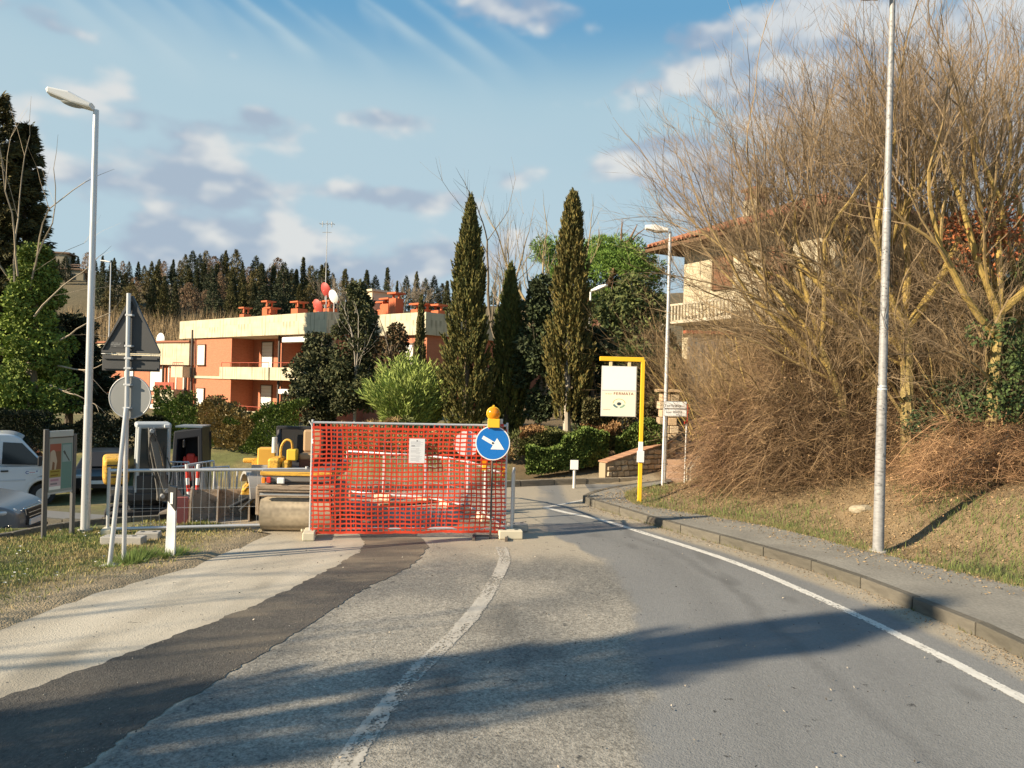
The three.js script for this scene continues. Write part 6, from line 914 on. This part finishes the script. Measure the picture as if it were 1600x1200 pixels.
  obj('ram', [cyl(V(.40, 1.0, .94), V(.30, 1.5, .94), .05, .05, 10)], armM, t); obj('ram_rod', cyl(V(.30, 1.5, .94), V(.18, 2.0, .94), .025, .025, 8), M.chrome, t);
  obj('bucket', [extrude([[0, 0], [.36, .04], [.42, .3], [.3, .52], [.22, .5], [.3, .3], [.26, .12], [.02, .06]], .5, .01).rotateY(-.4).translate(.3, .42, 1.15)], std(.22, .19, .16, .6, { metalness: .3 }), t); obj('blade', box(.06, .32, 1.3, .95, .2, 0, 0, .01), M.dark, t);
  obj('work_lamp', box(.12, .08, .06, .4, 2.42, .62, 0, .015), M.white, t); obj('wiper', cyl(V(.2, 1.4, .602), V(.36, 1.95, .602), .008, .008, 5), M.black, t);
  obj('mirror', box(.04, .18, .12, .78, 2.0, .7, 0, .01), M.black, t);
}
{ // dark cab with red jacket
  const p = D(298, 735, 20); p.y = H(p.x, 20) - .1; const t = thing('machine_cab', 'dark blue open machine cab with a red jacket hung inside', 'machine', p, .1); t.scale.set(.95, 1.28, .95);
  obj('shell', [extrude([[-.42, .3], [-.34, 1.72], [.38, 1.80], [.46, .3], [.34, .3], [.28, 1.62], [-.24, 1.56], [-.30, .3]], .8, .02), box(.8, 1.4, .05, .02, 1.0, -.36), box(1.0, .4, 1.0, 0, .2, 0, 0, .04)], M.navy, t);
  obj('roof_strip', box(.7, .03, .8, .04, 1.82, 0, .0), std(.12, .16, .2, .3), t); obj('jacket', [box(.24, .34, .12, .02, 1.1, .1, 0, .05), box(.09, .3, .1, -.14, 1.06, .1, .2, .04), box(.09, .26, .1, .17, 1.08, .1, -.2, .04), box(.2, .22, .1, .04, .82, .1, 0, .04)], M.red, t);
}
{ // stack of folded barriers and striped posts
  const r = rng(611), lean = [[268, 790, 722, -.05], [287, 792, 728, .02], [300, 790, 734, .06], [322, 788, 722, .12], [338, 786, 730, .03], [350, 790, 735, -.03]], names = ['folded grey barrier leftmost in the leaning group', 'folded grey barrier behind the striped posts', 'folded grey barrier in the middle of the leaning group', 'folded grey barrier tilted highest in the leaning group', 'folded grey barrier leaning right of the striped posts', 'folded grey barrier nearest the yellow loader'];
  lean.forEach(([px, py, top, tilt], i) => { const d = 16.6 - i * .12, p = D(px, py, d), h = D(px, top, d).y - H(p.x, d), t = thing('folded_barrier', names[i], 'barrier', V(p.x, H(p.x, d), -d), .5 + r() * .5, 'folded barriers standing together'); t.rotation.z = tilt; const w = .55; const f = [cyl(V(-w / 2, 0, 0), V(-w / 2, h, 0), .02, .02, 6), cyl(V(w / 2, 0, 0), V(w / 2, h, 0), .02, .02, 6), cyl(V(-w / 2, h, 0), V(w / 2, h, 0), .02, .02, 6), cyl(V(-w / 2, .15, 0), V(w / 2, .15, 0), .02, .02, 6)]; obj('frame', f, M.steel, t); const bars = []; for (let k = 1; k < 7; k++) bars.push(cyl(V(-w / 2 + w * k / 7, .15, 0), V(-w / 2 + w * k / 7, h, 0), .008, .008, 5)); stuff(obj('bars', bars, M.steel, t)); });
  for (const [px, n] of [[299, 'left red and white striped post among the folded barriers'], [306, 'right red and white striped post among the folded barriers']]) { const d = 15.7, p = D(px, 780, d), t = thing('striped_post', n, 'post', V(p.x, H(p.x, d), -d)); t.rotation.z = px < 300 ? .1 : -.03; for (let k = 0; k < 7; k++) obj('band', cyl(V(0, .2 + k * .14, 0), V(0, .34 + k * .14, 0), .035, .035, 10), k % 2 ? M.red : M.white, t); obj('base', box(.3, .1, .3, 0, .1, 0, 0, .02), M.rubber, t); }
  const p = D(292, 783, 15.4); { const t = thing('fuel_can', 'small rust-brown can in front of the folded barriers', 'can', V(p.x, H(p.x, 15.4), p.z)); obj('body', box(.28, .34, .2, 0, .3, 0, .2, .04), std(.14, .06, .03, .6), t); obj('handle', pipe([[-.08, .46, 0], [-.05, .54, 0], [.05, .54, 0], [.08, .46, 0]], .015, 6, 10), M.dark, t); obj('cap', cyl(V(.1, .46, .0), V(.1, .52, 0), .03, .03, 8), M.red, t); }
}
// ---------------------------------------------------------------- vehicles
function lensBody(profile, W, tumble, plan) { // side outline in xy, extruded and drawn in above and at the ends
  const s = profile instanceof THREE.Shape ? profile : poly(profile), g0 = new THREE.ExtrudeGeometry(s, { depth: W - .12, bevelEnabled: true, bevelSize: .06, bevelThickness: .06, bevelOffset: -.06, bevelSegments: 3, curveSegments: 12, steps: 8 }); g0.translate(0, 0, -(W - .12) / 2);
  const p = g0.attributes.position; for (let i = 0; i < p.count; i++) { const x = p.getX(i), y = p.getY(i), z = p.getZ(i); p.setZ(i, z * tumble(y) * plan(x, y)); p.setX(i, x); } g0.computeVertexNormals(); return g0;
}
{ // white van
  const f = D(86, 782, 25.4); f.y = H(f.x - 2, 25.4); const t = thing('van', 'white delivery van parked side-on beyond the grey car', 'van', V(f.x, f.y, f.z), .52), W = 1.9, hgt = 2.28;
  const paintM = new THREE.MeshPhysicalMaterial({ roughness: .35, clearcoat: .6, color: new THREE.Color().setRGB(.62, .66, .70) });
  const sh = new THREE.Shape(); sh.moveTo(.50, .42); sh.lineTo(.52, .75); sh.lineTo(.42, 1.02); sh.lineTo(-.28, 1.30); sh.lineTo(-.95, 2.12); sh.quadraticCurveTo(-1.15, 2.28, -1.5, hgt); sh.lineTo(-4.6, hgt - .02); sh.quadraticCurveTo(-4.78, 2.2, -4.78, 2.0); sh.lineTo(-4.8, .4); sh.lineTo(-4.25, .38); sh.absarc(-3.9, .38, .40, Math.PI, 0, true); sh.lineTo(-.72, .36); sh.absarc(-.32, .38, .40, Math.PI, 0, true); sh.lineTo(.50, .42);
  const tum = y => 1 - .10 * Math.max(0, (y - 1.1) / 1.2), pl = (x) => x > -.2 ? 1 - .22 * ((x + .2) / .72) ** 2 : 1;
  obj('body', lensBody(sh, W, tum, pl), paintM, t);
  const zAt = (x, y) => W / 2 * tum(y) * pl(x) + .004, patch = (pts, off = 0) => { const g = new THREE.ExtrudeGeometry(poly(pts), { depth: .012, bevelEnabled: false, steps: 1 }), p = g.attributes.position; for (let i = 0; i < p.count; i++) p.setZ(i, p.getZ(i) + zAt(p.getX(i), p.getY(i)) + off); g.computeVertexNormals(); return g; };
  const inset = [[-.92, 1.98], [-1.42, 2.02], [-1.44, 1.34], [-.42, 1.28], [-.38, 1.36]];
  const door = obj('door', [patch([[-.36, 1.24], [-1.52, 1.24], [-1.52, .52], [-.86, .5], [-.74, .72], [-.5, .9], [-.32, .98]], -.004)], paintM, t); obj('window', patch(inset), M.glassDark, door); obj('handle', box(.2, .05, .03, -1.36, 1.12, zAt(-1.36, 1.12) + .02, 0, .01), M.black, door); obj('seam', [box(.02, 1.5, .012, -1.54, 1.25, W / 2 * .985, 0), box(.02, .75, .012, -.33, .95, W / 2 * .97, 0)], M.black, door);
  obj('side_window', patch([[-1.85, 2.0], [-3.1, 2.0], [-3.1, 1.36], [-1.85, 1.36]]), M.glassDark, t); obj('side_strip', box(3.0, .05, .02, -2.3, .82, W / 2 + .005, 0, .005), std(.5, .53, .56, .5), t);
  { const g = new THREE.BufferGeometry(), q = (x, y, z) => [x, y, z]; const A = q(-.32, 1.34, .78), B = q(-.32, 1.34, -.78), C = q(-.93, 2.08, -.74), E = q(-.93, 2.08, .74), n = .02; const v = [A, B, C, A, C, E].map(p => [p[0] + n, p[1] + n, p[2]]).flat(); g.setAttribute('position', new THREE.Float32BufferAttribute(v, 3)); obj('windscreen', g, M.glassDark, t); }
  obj('mirror', box(.12, .3, .2, -.42, 1.42, W / 2 + .1, 0, .03), M.black, t); obj('marker_lamp', box(.16, .08, .02, .0, .98, W / 2 * .96, 0, .01), M.black, t); obj('bumper', box(.3, .3, W * .9, .38, .5, 0, 0, .08), std(.06, .06, .065, .6), t); obj('headlight', box(.1, .18, .3, .42, .88, .62, 0, .03), M.white, t);
  const tex = printTex(256, 96, g => { g.fillStyle = '#cfd6dc'; g.fillRect(0, 0, 256, 96); g.strokeStyle = '#243a86'; g.lineWidth = 12; g.beginPath(); g.arc(46, 50, 26, .7, 5.6); g.stroke(); g.fillStyle = '#b23a4a'; g.fillRect(80, 44, 90, 10); g.fillStyle = '#2c4a94'; g.fillRect(190, 16, 22, 22); }); const [dg, dmm] = facePlate(.42, .14, tex); obj('logo', dg.translate(-.62, 1.06, zAt(-.62, 1.06) + .018), dmm, door);
  for (const x of [-.32, -3.9]) for (const z of [.78, -.78]) { const w = new THREE.Group(); w.name = 'wheel'; w.position.set(x, .34, z); t.add(w); obj('tyre', wheel(.34, .22), M.rubber, w); const rm = new THREE.CylinderGeometry(.2, .2, .2, 16); rm.rotateX(Math.PI / 2); obj('rim', rm, M.steelDull, w); }
  obj('underbody', box(4.2, .3, 1.5, -2.2, .45, 0), M.black, t);
}
{ // grey car, nose to the right
  const f = D(54, 812, 15.0); f.y = H(f.x - .5, 15) + .14; const t = thing('car', 'dark grey saloon car nosing in from the picture edge behind the board', 'car', V(f.x - .05, f.y, f.z), .16), W = 1.8;
  const pm = new THREE.MeshPhysicalMaterial({ roughness: .4, metalness: .15, clearcoat: .5, clearcoatRoughness: .12, color: new THREE.Color().setRGB(.16, .165, .175) });
  const sh = new THREE.Shape(); sh.moveTo(-.02, .25); sh.quadraticCurveTo(.06, .45, .0, .62); sh.quadraticCurveTo(-.1, .76, -.4, .82); sh.quadraticCurveTo(-.9, .93, -1.35, .97); sh.quadraticCurveTo(-1.9, 1.38, -2.3, 1.44); sh.quadraticCurveTo(-3.0, 1.49, -3.5, 1.38); sh.quadraticCurveTo(-3.95, 1.2, -4.2, 1.06); sh.quadraticCurveTo(-4.65, 1.02, -4.7, .9); sh.lineTo(-4.72, .4); sh.lineTo(-4.6, .25); sh.lineTo(-4.08, .24); sh.absarc(-3.7, .32, .36, Math.PI, 0, true); sh.lineTo(-1.3, .2); sh.absarc(-.92, .32, .36, Math.PI, 0, true); sh.lineTo(-.5, .2); sh.lineTo(-.02, .25);
  const tum = y => 1 - .26 * Math.max(0, (y - .85) / .6), pl = x => x > -.9 ? 1 - .30 * ((x + .9) / .9) ** 2 : x < -4 ? 1 - .2 * ((-4 - x) / .7) ** 2 : 1, zAt = (x, y) => W / 2 * tum(y) * pl(x);
  obj('body', lensBody(sh, W, tum, pl), pm, t);
  const patch = (pts, sgn = 1, off = .004) => { const g = new THREE.ExtrudeGeometry(poly(pts), { depth: .012, bevelEnabled: false }), p = g.attributes.position; for (let i = 0; i < p.count; i++) p.setZ(i, sgn * (p.getZ(i) + zAt(p.getX(i), p.getY(i)) + off)); g.computeVertexNormals(); return g; };
  for (const s of [1, -1]) { obj('side_window', patch([[-1.75, 1.03], [-2.25, 1.36], [-3.35, 1.33], [-3.75, 1.08]], s), M.glassDark, t); }
  { const row = (x, y, z) => [x, y, z], v = []; const A = row(-1.38, 1.0, .70), B = row(-1.38, 1.0, -.70), C = row(-2.12, 1.40, -.58), E = row(-2.12, 1.40, .58); v.push(...[A, B, C, A, C, E].map(p => [p[0] + .03, p[1] + .03, p[2]]).flat()); const g = new THREE.BufferGeometry(); g.setAttribute('position', new THREE.Float32BufferAttribute(v, 3)); obj('windscreen', g, M.glassDark, t); }
  const hl = s => { const g = new THREE.SphereGeometry(.2, 18, 10); g.scale(.75, .42, .9); g.rotateY(s * -.55); g.translate(-.24, .665, s * .60); return g; };
  for (const s of [1, -1]) { const h = obj('headlight', hl(s), new THREE.MeshPhysicalMaterial({ roughness: .08, metalness: .2, color: new THREE.Color().setRGB(.62, .64, .66), clearcoat: 1 }), t); obj('bulb', new THREE.SphereGeometry(.05, 10, 8).translate(-.10, .67, s * .52), M.white, h); }
  obj('grille', [box(.06, .30, .62, .02, .52, 0, 0, .03)], M.black, t); { const g = obj('grille_surround', [box(.07, .03, .66, .01, .685, 0, 0, .01), cyl(V(.01, .69, .34), V(.04, .36, .22), .018, .018, 8), cyl(V(.01, .69, -.34), V(.04, .36, -.22), .018, .018, 8), ...[0, 1, 2].map(k => box(.075, .012, .56 - k * .05, .022, .6 - k * .08, 0))], M.chrome, t); void g; }
  for (const s of [1, -1]) { obj('fog_lamp_recess', box(.1, .12, .36, -.10, .36, s * .56, s * -.35, .03), M.black, t); obj('chrome_strip', box(.03, .018, .34, -.045, .43, s * .56, s * -.35, .006), M.chrome, t); }
  obj('number_plate', box(.03, .11, .5, .07, .42, 0, 0, .005), M.white, t); obj('bumper_lip', box(.2, .06, 1.3, -.06, .24, 0, 0, .02), M.black, t);
  for (const x of [-.92, -3.7]) for (const z of [.74, -.74]) { const w = new THREE.Group(); w.name = 'wheel'; w.position.set(x, .32, z); t.add(w); obj('tyre', wheel(.32, .21), M.rubber, w); const rm = new THREE.CylinderGeometry(.21, .21, .2, 18); rm.rotateX(Math.PI / 2); obj('rim', rm, M.steel, w); }
  obj('underbody', box(4, .2, 1.4, -2.3, .3, 0), M.black, t);
}
{ // dark car far behind, seen from the front between the lamp and the board
  const f = D(150, 775, 26); f.y = H(f.x, 26) ; const t = thing('car', 'dark car with white number plate in shade below the dark hedge', 'car', f, -1.25), W = 1.7;
  const sh = poly([[0, .3], [.0, .7], [-.9, .88], [-1.5, 1.38], [-2.9, 1.42], [-3.6, .95], [-3.9, .85], [-3.9, .3]]); obj('body', lensBody(sh, W, y => 1 - .22 * Math.max(0, (y - .85) / .55), x => x > -.6 ? 1 - .2 * ((x + .6) / .6) ** 2 : 1), std(.02, .022, .026, .3), t);
  obj('windscreen', (() => { const g = new THREE.BufferGeometry(), v = [[-.88, .92, .62], [-.88, .92, -.62], [-1.44, 1.36, -.55], [-.88, .92, .62], [-1.44, 1.36, -.55], [-1.44, 1.36, .55]].map(p => [p[0] + .03, p[1] + .03, p[2]]).flat(); g.setAttribute('position', new THREE.Float32BufferAttribute(v, 3)); return g; })(), M.black, t);
  obj('number_plate', box(.03, .12, .5, .02, .5, 0, 0, .005), M.white, t); for (const s of [1, -1]) obj('headlight', box(.06, .12, .26, -.02, .7, s * .55, 0, .03), M.steel, t);
  for (const x of [-.7, -3.2]) for (const z of [.7, -.7]) { const w = new THREE.Group(); w.name = 'wheel'; w.position.set(x, .3, z); t.add(w); obj('tyre', wheel(.3, .2), M.rubber, w); const rm = new THREE.CylinderGeometry(.18, .18, .19, 14); rm.rotateX(Math.PI / 2); obj('rim', rm, M.steelDull, w); }
}
// ---------------------------------------------------------------- ground cover
{
  const r = rng(701), g = new Soup(), w = new Soup();
  const vergeH = (x, d) => H(x, d) + .03 + .05 * (fbm(x * 1.5, d * 1.5, 3) - .4) ;
  for (let k = 0; k < 150000; k++) { const x = -10 + 7.5 * r(), d = 6.2 + 8.2 * r(); if (inside(roadPoly, x, d) || near(vergeEdge, x, d) < .10 + .5 * noise(x * 1.7, d * 1.7)) continue; if (d > 12.9 && x < -6.6 && d > 12.4 + (x + 10) * .25) continue; const t = near(vergeEdge, x, d), dens = fbm(x * 1.1 + 3, d * 1.1, 3); if (r() > ss(.15, 1.6, t) * .75 + .35 * dens) continue;
    const n = fbm(x * .9 + 3, d * .9, 4), h = (.02 + .04 * r() * (.6 + dens)) * (r() < .02 ? 1.9 : 1), dry = r() < .12 + ss(.32, .62, n) * .8, c = dry ? leafTone(r, [.20, .16, .065], [.30, .24, .11]) : leafTone(r, [.085, .11, .024], [.17, .185, .05]), y = vergeH(x, d) - .01, a = r() * 6.28, ww = .005 + .004 * r();
    g.tri([x - Math.cos(a) * ww, y, -d - Math.sin(a) * ww], [x + Math.cos(a) * ww, y, -d + Math.sin(a) * ww], [x + (r() - .5) * h, y + h, -d + (r() - .5) * h], c);
    if (!dry && n < .5 && r() < .0035) for (let m = 0; m < 5; m++) w.anyLeaf(r, x, y + h, -d, Math.cos(m * 1.26), .3, Math.sin(m * 1.26), .022, .016, [.8, .8, .76]); }
  // taller tufts at the post feet
  for (const [px, py, n, hh] of [[205, 882, 240, .22], [262, 873, 200, .17], [225, 872, 260, .2], [285, 868, 160, .12], [172, 890, 120, .12], [133, 833, 120, .12], [70, 846, 120, .12]]) { const p = P(px, py, 0); for (let k = 0; k < n; k++) { const a = r() * 6.28, q = r() * .2, h = hh * (.4 + .7 * r()); g.tri([p.x + Math.cos(a) * q - .006, vergeH(p.x, -p.z) - .01, p.z + Math.sin(a) * q], [p.x + Math.cos(a) * q + .006, vergeH(p.x, -p.z) - .01, p.z + Math.sin(a) * q], [p.x + Math.cos(a) * q * 1.8, h, p.z + Math.sin(a) * q * 1.8], leafTone(r, [.06, .10, .02], [.12, .165, .04])); } }
  stuff(tag(obj('verge_grass', g.geo(), leafMat), 'short green and straw-coloured grass on the left roadside verge', 'grass'));
  stuff(tag(obj('daisies', w.geo(), leafMat), 'tiny white daisies dotted in the left roadside verge', 'flowers'));
  // bank: dead leaves, dry grass, green tufts at the right
  const L = new Soup(), q = new Soup();
  for (let k = 0; k < 90000; k++) { const x = 2.2 + 11 * r(), d = 7 + 13 * r(), e = edgeDist(bankEdge, x, d); if (e < .02 || e > 5.5) continue; const y = H(x, d), n = fbm(x * .9 + 3, d * .9, 4), green = ss(.42, .62, n + .22 * (1 - ss(0, 1.8, e)) * ss(13.5, 10.5, d) + .05);
    if (r() < green * .8) { const h = .05 + .10 * r(), a = r() * 6.28, ww = .007; q.tri([x - Math.cos(a) * ww, y - .02, -d - Math.sin(a) * ww], [x + Math.cos(a) * ww, y - .02, -d + Math.sin(a) * ww], [x + (r() - .5) * h, y + h, -d + (r() - .5) * h], leafTone(r, [.05, .072, .018], [.10, .12, .034])); }
    else if (r() < .5) L.anyLeaf(r, x, y + .015 * r() + .005, -d, r() - .5, (r() - .3) * .5, r() - .5, .035 + .035 * r(), .022, leafTone(r, [.10, .065, .032], [.24, .17, .095], .25));
    else { const h = .06 + .12 * r(), a = r() * 6.28; q.tri([x - .005, y - .02, -d], [x + .005, y - .02, -d], [x + Math.cos(a) * h, y + h * .6, -d + Math.sin(a) * h], leafTone(r, [.13, .095, .045], [.23, .17, .085])); } }
  stuff(tag(obj('dead_leaves', L.geo(), dullMat), 'dry brown leaves littering the right roadside bank', 'leaves'));
  stuff(tag(obj('bank_grass', q.geo(), leafMat), 'tufts of dry and green grass on the right roadside bank', 'grass'));
  // leaves and grit along the gutter, crumbs on the road
  const u = new Soup(); const kp = smooth(kerbLine, 30);
  for (let k = 0; k < 2000; k++) { const p = kp[Math.floor(r() * kp.length)], x = p[0] - .02 - Math.abs(r() + r() - 1) * .55, d = p[1] + (r() - .5) * .3; u.anyLeaf(r, x, .008 + .01 * r(), -d, r() - .5, (r() - .3) * .3, r() - .5, .015 + .035 * r() * r(), .014, leafTone(r, [.08, .055, .03], [.19, .145, .095], .3)); }
  for (let k = 0; k < 420; k++) { const d = 5 + 9 * r(), x = -5 + 9.5 * r(); if (!inside(roadPoly, x, d)) continue; u.anyLeaf(r, x, .01, -d, r() - .5, .2, r() - .5, .012 + .02 * r(), .016, r() < .5 ? [.05, .045, .04] : leafTone(r, [.2, .17, .13], [.33, .3, .25])); }
  stuff(tag(obj('gutter_litter', u.geo(), dullMat), 'dry leaves and grit gathered along the right gutter', 'leaves'));
  // litter and weeds along the back of the pavement, loose chippings beside the trench
  const pl = new Soup(), wd = new Soup(), bl = smooth(bankEdge.slice(1, 8), 30);
  for (let k = 0; k < 2600; k++) { const p = bl[Math.floor(r() * bl.length)], x = p[0] - Math.pow(r(), 2.2) * 1.1, d = p[1] + (r() - .5) * .35; if (!inside(walkPoly, x, d)) continue; pl.anyLeaf(r, x, .155 + .012 * r(), -d, r() - .5, (r() - .3) * .3, r() - .5, .015 + .04 * r(), .018, leafTone(r, [.08, .055, .03], [.22, .16, .09], .3)); }
  for (let k = 0; k < 5200; k++) { const p = bl[Math.floor(r() * bl.length)], n = noise(p[0] * 2.3, p[1] * 2.3); if (r() > n * 1.1) continue; const x = p[0] - (r() - .4) * .2, d = p[1] + (r() - .5) * .25, h = .03 + .12 * r() * n; wd.tri([x - .006, .13, -d], [x + .006, .13, -d], [x + (r() - .5) * h * 1.4, .15 + h, -d + (r() - .5) * h], r() < .5 ? leafTone(r, [.06, .085, .02], [.12, .14, .04]) : leafTone(r, [.14, .11, .05], [.24, .19, .09])); }
  for (let k = 0; k < 500; k++) { const p = kp[Math.floor(r() * kp.length)]; if (noise(p[0] * 3, p[1] * 3) < .55) continue; const x = p[0] - .05 + (r() - .5) * .05, h = .03 + .06 * r(); wd.tri([x - .005, 0, -p[1]], [x + .005, 0, -p[1]], [x - r() * .05, h, -p[1] + (r() - .5) * .05], leafTone(r, [.07, .085, .025], [.16, .15, .06])); }
  stuff(tag(obj('pavement_litter', pl.geo(), dullMat), 'dry leaves lying along the back of the pavement', 'leaves'));
  stuff(tag(obj('weeds', wd.geo(), leafMat), 'small weeds growing along the pavement and kerb joints', 'weeds'));
  const gv = new Soup(), te = smooth([xy(110, 1200), xy(215, 1140), xy(470, 985), xy(560, 925), xy(640, 885), xy(668, 850)], 30);
  for (let k = 0; k < 1700; k++) { let x, d; if (r() < .4) { const p = te[Math.floor(r() * te.length)], s = (r() + r() + r() - 1.5); x = p[0] + s * .32 + .05; d = p[1] + (r() - .5) * .3; } else { x = -4 + 5.2 * r(); d = 5 + 7 * r(); if (noise(x * 1.4 + 3, d * 1.4) < .5) continue; } if (!inside(roadPoly, x, d)) continue; const q = .003 + .006 * r() * r(), c = r() < .3 ? [.09, .085, .075] : leafTone(r, [.10, .095, .08], [.19, .175, .145]), y = .006, P3 = [[x - q, y, -d], [x, y, -d - q * 1.2], [x + q, y, -d], [x, y, -d + q]], T = [x + (r() - .5) * q, y + q * 1.3, -d]; for (let m = 0; m < 4; m++) gv.tri(P3[m], P3[(m + 1) % 4], T, c); }
  stuff(tag(obj('chippings', gv.geo(), dullMat), 'loose stone chippings beside the black trench asphalt', 'gravel'));
  // a few pale stones in the bank
  const spots = [[1245, 828, 'pale flat stone lying on the bank above the pavement'], [1345, 815, 'mossy yellowish stone just left of the right street lamp'], [1205, 812, 'small pale stone halfway along the grassy bank']];
  for (const [px, py, n] of spots) { let p = P(px, py, .3); p = V(p.x, H(p.x, -p.z), p.z); const gg = new THREE.IcosahedronGeometry(.16, 2), a = gg.attributes.position; for (let i = 0; i < a.count; i++) { const k = .8 + .4 * noise(a.getX(i) * 9 + px, a.getZ(i) * 9 + a.getY(i) * 7); a.setXYZ(i, a.getX(i) * 1.3 * k, a.getY(i) * .6 * k, a.getZ(i) * k); } gg.computeVertexNormals(); const m = obj('bank_stone', gg, std(.44, .38, .27, .95, { bumpMap: grainTex, bumpScale: .01 })); m.position.copy(p); tag(m, n, 'stone'); }
}
camera.updateProjectionMatrix();
renderer.render(scene, camera);
